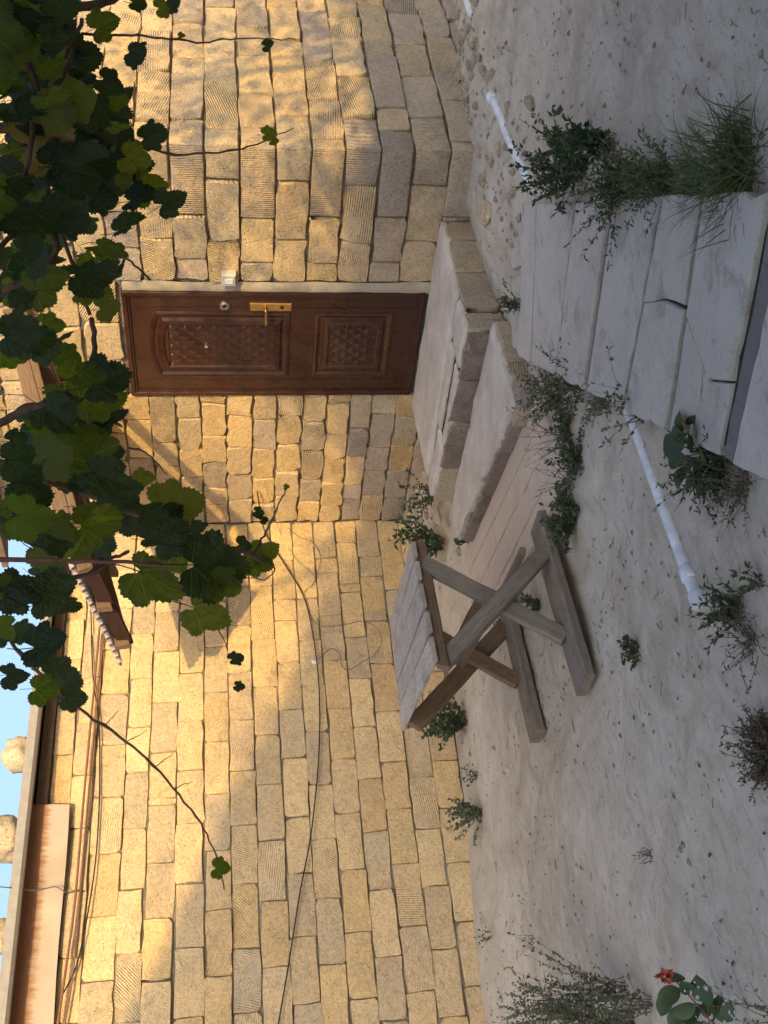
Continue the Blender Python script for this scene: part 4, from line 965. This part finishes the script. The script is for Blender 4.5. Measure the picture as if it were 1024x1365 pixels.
# ---------------------------------------------------------------- weeds
def leafquad(mb, p, d, nrm, L, W):
    d = d.normalized(); s_ = d.cross(nrm)
    if s_.length < 1e-4: s_ = d.orthogonal()
    s_.normalize(); m = p + d*L*.45
    mb.add([p, m+s_*W, p+d*L, m-s_*W], [(0, 1, 2, 3)])
def rv(s_=1.): return Vector((random.gauss(0, s_), random.gauss(0, s_), random.gauss(0, s_)))
def weed(label, cat, loc, h, spread, stems, leaf=(.022, .006), per=16, mat=None, stemmat=None, lie=Vector((0, 0, 0)), name='weed', flowers=0, droop=.2, group=None, sr=.0018):
    loc = Vector(loc); t = thing(name, label, cat, loc, group); st, fo, fl = MB(), MB(), MB()
    for _ in range(stems):
        d = Vector((random.gauss(0, spread), random.gauss(0, spread), 1)) + lie; d.normalize()
        L = h*random.uniform(.55, 1.1); p = loc + Vector((random.gauss(0, .018), random.gauss(0, .018), -.005)); pts = [p.copy()]
        for k in range(5):
            d = (d + rv(.12) + Vector((0, 0, -droop*.2*k*.3))).normalized(); p = p + d*L/5; p.z = max(p.z, loc.z+.004); pts.append(p.copy())
        st.tube(pts, [sr*(1-.13*k) for k in range(6)], 4)
        for _k in range(per):
            u = random.uniform(.12, 1.)*4.999; i = int(u); q = pts[i].lerp(pts[i+1], u-i)
            dd_ = ((pts[i+1]-pts[i]).normalized()*random.uniform(.2, .9) + rv(.65)).normalized()
            leafquad(fo, q, dd_, rv(1.)+Vector((0, 0, .8)), leaf[0]*random.uniform(.6, 1.25), leaf[1]*random.uniform(.7, 1.2))
        for _k in range(flowers):
            q = pts[-1] + rv(h*.05)
            for m in range(3):
                a = random.random()*6.28; leafquad(fl, q, Vector((cos(a), sin(a), .4)), Vector((0, 0, 1)), .010, .004)
    st.build('stems', stemmat or M_DRY, t, True)
    if per: fo.build('foliage', mat or M_WEED, t, fix=False)
    if flowers: fl.build('blossoms', M_PETAL, t, fix=False)
    return t
def grass(label, loc, h, n_, rad_=.07, lie=Vector((0, 0, 0)), mat=None, cat='grass'):
    loc = Vector(loc); t = thing('grass_tuft', label, cat, loc); mb = MB()
    for _ in range(n_):
        p = loc + Vector((random.gauss(0, rad_), random.gauss(0, rad_), -.01)); d = (Vector((random.gauss(0, .45), random.gauss(0, .45), 1))+lie).normalized()
        L = h*random.uniform(.5, 1.15); s_ = d.cross(rv()).normalized()*.0028; P = [p]
        for k in range(3): d = (d + Vector((d.x*.25, d.y*.25, -.22))).normalized(); P.append(P[-1]+d*L/3)
        v = []
        for k, q in enumerate(P[:-1]): v += [q-s_*(1-.25*k), q+s_*(1-.25*k)]
        v.append(P[-1]); mb.add(v, [(0, 1, 3, 2), (2, 3, 5, 4), (4, 5, 6)])
    mb.build('blades', mat or M_GRASS, t, fix=False); return t
def gp(x, y, z=0.):
    p = onZ(x, y, z)
    for _ in range(5): p = onZ(x, y, ground(p.x, p.y))
    return p
def broad(label, loc, n_, L, name='broadleaf_plant', mat=None):
    loc = Vector(loc); t = thing(name, label, 'plant', loc); st = MB()
    for k in range(n_):
        a = k*2.4+random.random()*.6; el = random.uniform(.35, 1.1); d = Vector((cos(a)*cos(el), sin(a)*cos(el), sin(el))); pl = L*random.uniform(.35, .7)
        e = loc + d*pl; st.tube([loc, loc+d*pl*.5+Vector((0, 0, .008)), e], .002, 4)
        s_ = d.cross(Vector((0, 0, 1))).normalized(); n2 = s_.cross(d); LL = L*random.uniform(.6, 1.); W = LL*.32; v = []; rows = 6
        for j in range(rows+1):
            u = j/rows; wd = W*(sin(pi*min(1, u*.93+.06))**.7 if 0 < u < 1 else .02); c = e + d*LL*u - Vector((0, 0, 1))*LL*.45*u*u
            v += [c - s_*wd + n2*wd*.3, c, c + s_*wd + n2*wd*.3]
        f = []
        for j in range(rows):
            for i in range(2): f.append((j*3+i, j*3+i+1, (j+1)*3+i+1, (j+1)*3+i))
        m = MB(); m.add(v, f); m.build('leaf', mat or M_BROAD, t, True, fix=False)
    st.build('stalks', M_WEED, t); return t

weed('tall bushy dark green weed growing at the slab path, hiding the white pipe', 'weed', gp(775, 232), .36, .55, 46, (.034, .0075), 26)
weed('leafy upright weed standing in soil behind the bushy weed by the pipe', 'weed', gp(818, 190), .27, .22, 18, (.036, .014), 26, M_BROAD)
weed('sprawling feathery weed lying along the grassy side of the slab path', 'weed', gp(835, 244), .36, .45, 40, (.028, .0042), 30, lie=Vector((-.5, -.2, -.3)))
weed('low feathery weed between the sprawling weed and the grass tuft', 'weed', gp(895, 240), .24, .6, 44, (.026, .004), 30, M_GRASS)
weed('feathery green strip of weed between the bushy weed and the sprawling weed', 'weed', gp(855, 238), .22, .6, 46, (.026, .004), 30, M_GRASS)
grass('dense tuft of long green grass at the slab path edge', gp(985, 222), .24, 520, .075)
grass('short grass fringe where the grass tuft thins out along the slabs', gp(925, 242), .15, 260, .07)
weed('thin open weed with spaced leaves leaning over soil beside the grass tuft', 'weed', gp(905, 232), .32, .35, 8, (.018, .006), 12, lie=Vector((.5, .4, 0)))
weed('tiny green weed sprouting from a joint of the slab path', 'weed', onZ(692, 405, .10), .15, .28, 14, (.022, .005), 22)
weed('spreading weed in the angle between the lower step and the slab path', 'weed', gp(775, 505), .26, .8, 36, (.026, .005), 24)
weed('feathery weed at the corner of the lower step', 'weed', gp(748, 530), .26, .8, 34, (.026, .0045), 24)
weed('weed fringe along the shaded side of the slab path', 'weed', gp(810, 528), .18, 1.0, 26, (.024, .0045), 18, M_WEEDG)
weed('dry leafless stalks leaning over the pinkish slabs', 'weed', gp(752, 585), .30, .45, 14, (.012, .004), 5, M_WEEDG, lie=Vector((.3, .3, -.1)), name='dry_weed')
weed('second clump of dry stalks beside the pinkish slabs', 'weed', gp(765, 640), .26, .5, 12, (.012, .004), 5, M_WEEDG, lie=Vector((.2, .3, -.1)), name='dry_weed')
weed('creeping dark green weed beside the foot board of the table', 'weed', gp(768, 690), .20, 1.1, 40, (.030, .011), 22, droop=.8)
weed('low dark weed trailing along the soil edge below the pinkish slabs', 'weed', gp(772, 612), .17, 1.6, 34, (.024, .007), 20, droop=.8)
weed('trailing mat of weed between the pinkish slabs and the bare soil', 'weed', gp(758, 565), .16, 1.6, 34, (.022, .006), 20, droop=.8)
weed('trailing weed under the slab path edge where the pipe comes out', 'weed', gp(868, 548), .34, .5, 14, (.022, .006), 14, lie=Vector((.5, .6, 0)))
broad('broad-leaved plant under the edge of the slab path', gp(950, 600), 13, .17)
weed('feathery weed around the broad-leaved plant', 'weed', gp(965, 622), .24, .9, 44, (.026, .005), 22)
weed('dark dry root mat below the slab path', 'weed', gp(992, 650), .20, 1.6, 44, (.016, .003), 8, M_DRYL, name='dry_weed', droop=.8)
weed('small green weed beside the coupling at the pipe end', 'weed', gp(988, 812), .17, .6, 30, (.026, .0045), 20, lie=Vector((.3, .4, 0)))
weed('withered grey part of a weed lying behind the pipe end', 'weed', gp(1002, 855), .18, 1.5, 34, (.016, .003), 8, M_DRYL, droop=.9, name='dry_weed')
weed('solitary small seedling in bare soil beside the table foot', 'weed', gp(850, 868), .10, .5, 12, (.024, .008), 16)
weed('tiny dry sprig standing alone in the bare soil', 'weed', gp(868, 1135), .09, .5, 12, (.010, .002), 6, M_DRYL, name='dry_weed')
weed('dark tangled dry bush in the soil', 'weed', gp(1030, 1000), .16, 1.7, 140, (.018, .003), 26, M_DRYL, name='dry_weed', sr=.0025)
weed('dense dark green weed at the foot of the cut stone wall under the table', 'weed', gp(622, 962), .36, .34, 44, (.036, .013), 26)
weed('smaller mat of green weed at the foot of the cut stone wall', 'weed', gp(642, 1085), .24, .40, 34, (.026, .010), 26, M_WEEDG)
weed('sprig of weed at the wall foot between the two green mats', 'weed', gp(636, 1035), .16, .5, 8, (.022, .008), 8)
weed('leafy weed behind the far corner of the plank table', 'weed', gp(592, 722), .42, .40, 22, (.065, .013), 18, M_BROAD)
weed('weed growing from the corner beside the steps', 'weed', gp(580, 660), .32, .5, 18, (.042, .009), 16)
weed('little round-leaved weed at the end of the lower step', 'weed', gp(628, 718), .14, .4, 9, (.034, .016), 9, M_BROAD)
weed('small green weed under the table between its foot boards', 'weed', gp(718, 806), .12, .8, 22, (.024, .006), 16)
weed('tuft of weed under the crossing of the table legs', 'weed', gp(680, 820), .14, .9, 20, (.024, .006), 16)
weed('thin weed at the wall foot behind the flowering bush', 'weed', gp(655, 1245), .12, .4, 6, (.016, .007), 9)
weed('dry twiggy sprig at the wall foot near the flowering bush', 'weed', gp(712, 1250), .17, .6, 9, (.008, .002), 2, M_DRYL, name='dry_weed', lie=Vector((-.3, .3, 0)))
weed('small sprig beside the path edge in open soil', 'weed', gp(1018, 778), .12, .6, 10, (.022, .006), 10)
for k, (x, y, h) in enumerate([(790, 1345, .44), (835, 1318, .54), (845, 1362, .56), (868, 1340, .34)]):
    weed(['greyish flowering bush beside the end of the cut stone wall', 'tall branching flowering bush next to the wall-end bush', 'dense white-flowered bush between the branching bush and the soil', 'short flowering weed between the white-flowered bush and the rose'][k], 'bush', gp(x, y), h, .26, (40, 26, 46, 16)[k], (.020, .0065), 30, M_WEEDG, name='flowering_weed', flowers=2, lie=Vector((0, 0, .3)))
weed('thin flowering weed beside the rose with tiny white heads', 'bush', gp(1060, 1360), .30, .34, 14, (.016, .006), 9, M_WEEDG, name='flowering_weed', flowers=5)
# rose with one withered bloom
RB = gp(1000, 1395); rose = thing('rose_bush', 'young rose with dark leaves and one withered red bloom', 'rose', RB)
st = MB(); bl = Vector((0, 0, 0)); hd = onZ(893, 1304, 0)
depth = (RB-EYE).dot(FW)/ray(1000, 1395).dot(FW)
def rp(x, y, dd_=0.): return atD(x, y, depth+dd_)
st.tube(smooth_path([RB, rp(960, 1372), rp(930, 1340), rp(905, 1312), rp(893, 1302)], 4), [.004]*8+[.0028]*9, 5)
st.tube(smooth_path([rp(945, 1358), rp(942, 1330), rp(936, 1315)], 4), .0025, 5); st.tube(smooth_path([rp(965, 1378), rp(965, 1350), rp(955, 1340)], 4), .0025, 5)
st.build('stem', M_SHOOT, rose, True)
for (x, y, a_, s_) in [(905, 1303, 2.6, 26), (918, 1318, 2.4, 30), (895, 1325, 3.6, 36), (888, 1335, 4.2, 34), (938, 1325, 2.0, 44), (945, 1345, 1.9, 40), (915, 1345, 3.6, 36), (925, 1352, 4.0, 34), (960, 1348, 1.6, 34), (970, 1352, 1.4, 30), (905, 1352, 3.9, 34), (950, 1365, 2.8, 30), (930, 1372, 3.4, 34)]:
    P = rp(x, y, random.uniform(-.06, .06)); L = s_*depth/FOC; ang = a_; tip = (-UP*cos(ang) + RT*sin(ang)*-1*-1 + FW*random.gauss(0, .3)).normalized()
    tip = (RT*sin(ang) - UP*cos(ang)*1 + FW*random.gauss(0, .3)).normalized(); nr = (-FW*.7 + Vector((0, 0, .8)) + rv(.3)); nr = (nr - tip*nr.dot(tip)).normalized(); s2 = tip.cross(nr)
    v = []; rows = 6
    for j in range(rows+1):
        u = j/rows; wd = L*.34*(sin(pi*(u*.9+.05))**.8 if 0 < u < 1 else .03); c = P + tip*L*(u-.4) - nr*L*.25*(u-.4)**2
        v += [c-s2*wd+nr*wd*.3, c, c+s2*wd+nr*wd*.3]
    m = MB(); m.add(v, [(j*3+i, j*3+i+1, (j+1)*3+i+1, (j+1)*3+i) for j in range(rows) for i in range(2)]); m.build('leaf', M_BROAD, rose, True, fix=False)
bm_ = MB(); hd = rp(886, 1302)
for k in range(26):
    d = (rv(1.) + Vector((0, 0, -.3))).normalized(); leafquad(bm_, hd + d*.004, d, rv(1.), .030*random.uniform(.7, 1.2), .010)
bm_.build('bloom', M_ROSE, rose, fix=False)

# loose litter on the soil: twigs, straw, chips, pebbles
mb = MB(); rs = random.Random(3)
def gz(x, y): return ground(x, y)
for _ in range(1600):
    x, y = rs.uniform(.9, 7.5), rs.uniform(.9, 7.2)
    if 4.2 < x < 6.1 and 4.2 < y < 6.1: continue
    if mnoise.noise(Vector((x*1.6, y*1.6, 8))) + .5*mnoise.noise(Vector((x*5, y*5, 1))) < rs.uniform(-.35, .35): continue
    a = rs.random()*6.28; L = rs.choice((.012, .02, .035, .06)); d = Vector((cos(a), sin(a), 0)); p = Vector((x, y, gz(x, y)+.002)); q = p+d*L; q.z = gz(q.x, q.y)+.004
    mb.tube([p, (p+q)/2+Vector((rs.gauss(0, .003), rs.gauss(0, .003), .002)), q], rs.uniform(.0008, .002), 3)
tag(mb.build('twig_litter', M_DRY, None), 'fine dry twigs and straw scattered over the bare soil', 'litter', kind='stuff')
mb = MB()
for _ in range(2600):
    x, y = rs.uniform(.9, 8.2), rs.uniform(.9, 7.25)
    if 4.2 < x < 6.1 and 4.2 < y < 6.1: continue
    if mnoise.noise(Vector((x*1.6, y*1.6, 8))) + .5*mnoise.noise(Vector((x*5, y*5, 1))) < rs.uniform(-.35, .35): continue
    near = 1.8 if (x > 4.9 and y < 3.8) or y > 6.7 else 1.
    s_ = rs.choice((.004, .005, .006, .009, .013))*near*rs.uniform(.7, 1.2); p = Vector((x, y, gz(x, y)+s_*.2))
    v = [p+Vector((s_*rs.uniform(.7, 1.4), 0, 0)), p+Vector((0, s_*rs.uniform(.7, 1.4), 0)), p-Vector((s_*rs.uniform(.7, 1.4), 0, 0)), p-Vector((0, s_*rs.uniform(.7, 1.4), 0)), p+Vector((0, 0, s_*.7)), p-Vector((0, 0, s_*.7))]
    mb.add(v, [(0, 1, 4), (1, 2, 4), (2, 3, 4), (3, 0, 4), (1, 0, 5), (2, 1, 5), (3, 2, 5), (0, 3, 5)])
mb2 = MB()
for _ in range(800):
    x, y = rs.uniform(.9, 7.2), rs.uniform(.9, 7.2)
    if 4.2 < x < 6.1 and 4.2 < y < 6.1: continue
    if mnoise.noise(Vector((x*1.6, y*1.6, 8))) + .5*mnoise.noise(Vector((x*5, y*5, 1))) < rs.uniform(-.35, .35): continue
    a = rs.random()*6.28; L = rs.uniform(.012, .034); d = Vector((cos(a), sin(a), .15)); n_ = Vector((-sin(a), cos(a), 0))*L*.3; p = Vector((x, y, gz(x, y)+.003))
    mb2.add([p, p+d*L*.5+n_+Vector((0, 0, .004)), p+d*L, p+d*L*.5-n_+Vector((0, 0, .004))], [(0, 1, 2), (0, 2, 3)])
M_DEAD = m_leaf('fallen_leaf', (.075, .05, .03), (.13, .085, .045), None, .1, .9)
tag(mb2.build('leaf_litter', M_DEAD, None, fix=False), 'small brown fallen leaves lying over the yard soil', 'litter', kind='stuff')
M_PEB = m_plaster('pebbles', (.17, .14, .11), (.36, .31, .25), 5)
tag(mb.build('pebbles', M_PEB, None, fix=False), 'small pebbles and crumbs of soil scattered over the yard', 'pebbles', kind='stuff')
# crumbling clods of soil heaped against the rough wall and its corner, and in the inner corner by the steps
mb = MB(); ico = bmesh.new(); bmesh.ops.create_icosphere(ico, subdivisions=1, radius=1.); iv = [q.co.copy() for q in ico.verts]; jf = [tuple(q.index for q in f_.verts) for f_ in ico.faces]; ico.free()
for _ in range(240):
    if rs.random() < .8: x, y = rs.uniform(5.0, 8.6), 3.76-abs(rs.gauss(0, .30))
    else: x, y = 6.0-abs(rs.gauss(0, .45)), 7.30-abs(rs.gauss(0, .45))
    if 4.2 < x < 6.1 and 4.2 < y < 6.1: continue
    s_ = rs.choice((.010, .014, .018, .026, .040))*rs.uniform(.7, 1.2); o_ = Vector((x, y, gz(x, y)+s_*.15)); k_ = rs.random()*40
    mb.add([o_ + Vector((p.x*s_*1.3, p.y*s_, p.z*s_*.75))*(1 + .45*mnoise.noise(p*1.5 + Vector((k_, 0, 0)))) for p in iv], jf)
M_CLOD = m_plaster('crumbling_soil', (.24, .195, .14), (.38, .32, .24), 9, .012)
tag(mb.build('soil_clods', M_CLOD, None, fix=False), 'crumbled brown soil clods heaped at the foot of the rough wall', 'soil', kind='stuff')
# rubble lumps at the foot of the rough wall
for k, (x, y, s_) in enumerate([(618, 232, .16), (648, 282, .13), (568, 640, .12), (582, 688, .10)]):
    p = gp(x, y); lab = ['flat rubble stone at the outer wall corner', 'rubble stone beside the broken pale slabs', 'rubble stone in the inner corner by the steps', 'small rubble stone beside the weed in the inner corner'][k]
    rough_rock('rubble_stone', (p.x, p.y, p.z-.03), (s_*1.3, s_, s_*.5), M_ROCK, lab, 'rubble', 'rubble at the wall foot')

# ---------------------------------------------------------------- unseen stand-ins added behind the photographer to shade the yard
NH = thing('stand_in_house', 'unseen stand-in gable house added behind the yard to shade the ground', 'house', (-2, -3.0, 0))
prof = [(-5.4, 0), (1.0, 0), (1.0, 5.48), (-4.9, 8.27), (-5.4, 8.10)]  # outline shaped to give the wanted shade edge on the walls
mb = MB(); n = len(prof); v = [(x, -3.0, z-.2) for x, z in prof] + [(x, -9.0, z-.2) for x, z in prof]
mb.add(v, [tuple(range(n)), tuple(range(2*n-1, n-1, -1))] + [(k, n+k, n+(k+1) % n, (k+1) % n) for k in range(n)]); mb.build('wall', M_BACKWALL, NH)
mb = MB()
for (a, b) in (((1.15, 5.41), (-4.9, 8.27)), ((-5.7, 7.98), (-4.9, 8.27))):
    v = [(a[0], -2.75, a[1]-.19), (b[0], -2.75, b[1]-.19), (b[0], -9.2, b[1]-.19), (a[0], -9.2, a[1]-.19)]
    mb.add([Vector(p) for p in v]+[Vector(p)+Vector((0, 0, .08)) for p in v], [(0, 1, 2, 3), (7, 6, 5, 4), (0, 4, 5, 1), (1, 5, 6, 2), (2, 6, 7, 3), (3, 7, 4, 0)])
mb.build('roof', M_ROOF, NH)
mb = MB(); mb.box((1.0, -8.5, -.1), (7.0, -3.0, 4.08)); mb.build('stand_in_annex', M_BACKWALL, NH)  # added lower block, its height set by the shade on the rough wall
mb = MB(); mb.box((1.003, -8.6, 4.08), (7.1, -2.85, 4.18)); mb.build('stand_in_annex_roof', M_BACKWALL, NH)
# added unseen tree: its crown dapples the light on the rough wall and the door
TR = thing('stand_in_tree', 'unseen stand-in tree added beside the yard to dapple the wall', 'tree', (4.3, -2.1, 0))
mb = MB(); mb.tube(smooth_path([(4.3, -2.1, -.05), (4.25, -2.0, 1.2), (4.3, -1.8, 2.4), (4.1, -1.5, 3.6), (3.9, -1.2, 4.6)], 5), [.12-.09*k/20 for k in range(21)], 8)
for _ in range(16):
    a = random.random()*6.28; z0 = random.uniform(2.2, 4.2); b = Vector((4.2, -1.7, z0)); e = b + Vector((cos(a)*random.uniform(.8, 2.0), sin(a)*random.uniform(.6, 1.5), random.uniform(.1, 1.)))
    mb.tube([b, b.lerp(e, .5)+rv(.1), e], [.03, .018, .006], 5)
mb.build('trunk', M_STEM, TR, True)
mb = MB()
for _ in range(210):
    c = Vector((random.gauss(3.7, 1.25), random.gauss(-.9, .6), random.gauss(3.80, .60)))
    for _k in range(random.randint(10, 26)):
        p = c + rv(.10); d = rv(1.).normalized(); leafquad(mb, p, d, rv(1.), random.uniform(.06, .11), random.uniform(.02, .035))
mb.build('crown', M_TREE, TR, fix=False)

T2 = thing('stand_in_tree', 'unseen slender tree added to break the roof shadow of the stand-in house', 'tree', (.9, -2.35, 0))
mb = MB(); mb.tube(smooth_path([(.9, -2.35, -.05), (.85, -2.3, 2.), (.6, -2.25, 4.), (.2, -2.2, 5.6), (-.1, -2.2, 6.4)], 5), [.10-.08*k/20 for k in range(21)], 8)  # second added tree, its crown softens the roof's shade edge
for _ in range(14):
    z0 = random.uniform(4.2, 6.); b = Vector((.4, -2.25, z0)); e = b + Vector((random.uniform(-1.6, 1.3), random.uniform(-.4, .4), random.uniform(.0, .6)))
    mb.tube([b, b.lerp(e, .5)+rv(.08), e], [.025, .015, .005], 5)
mb.build('trunk', M_STEM, T2, True)
mb = MB()
for _ in range(330):
    x = random.uniform(-2.2, 2.0); c = Vector((x, random.gauss(-2.25, .3), 5.55-.42*x+random.gauss(0, .30)))
    for _k in range(random.randint(4, 12)):
        p = c + rv(.10); leafquad(mb, p, rv(1.).normalized(), rv(1.), random.uniform(.05, .10), random.uniform(.018, .03))
mb.build('crown', M_TREE, T2, fix=False)
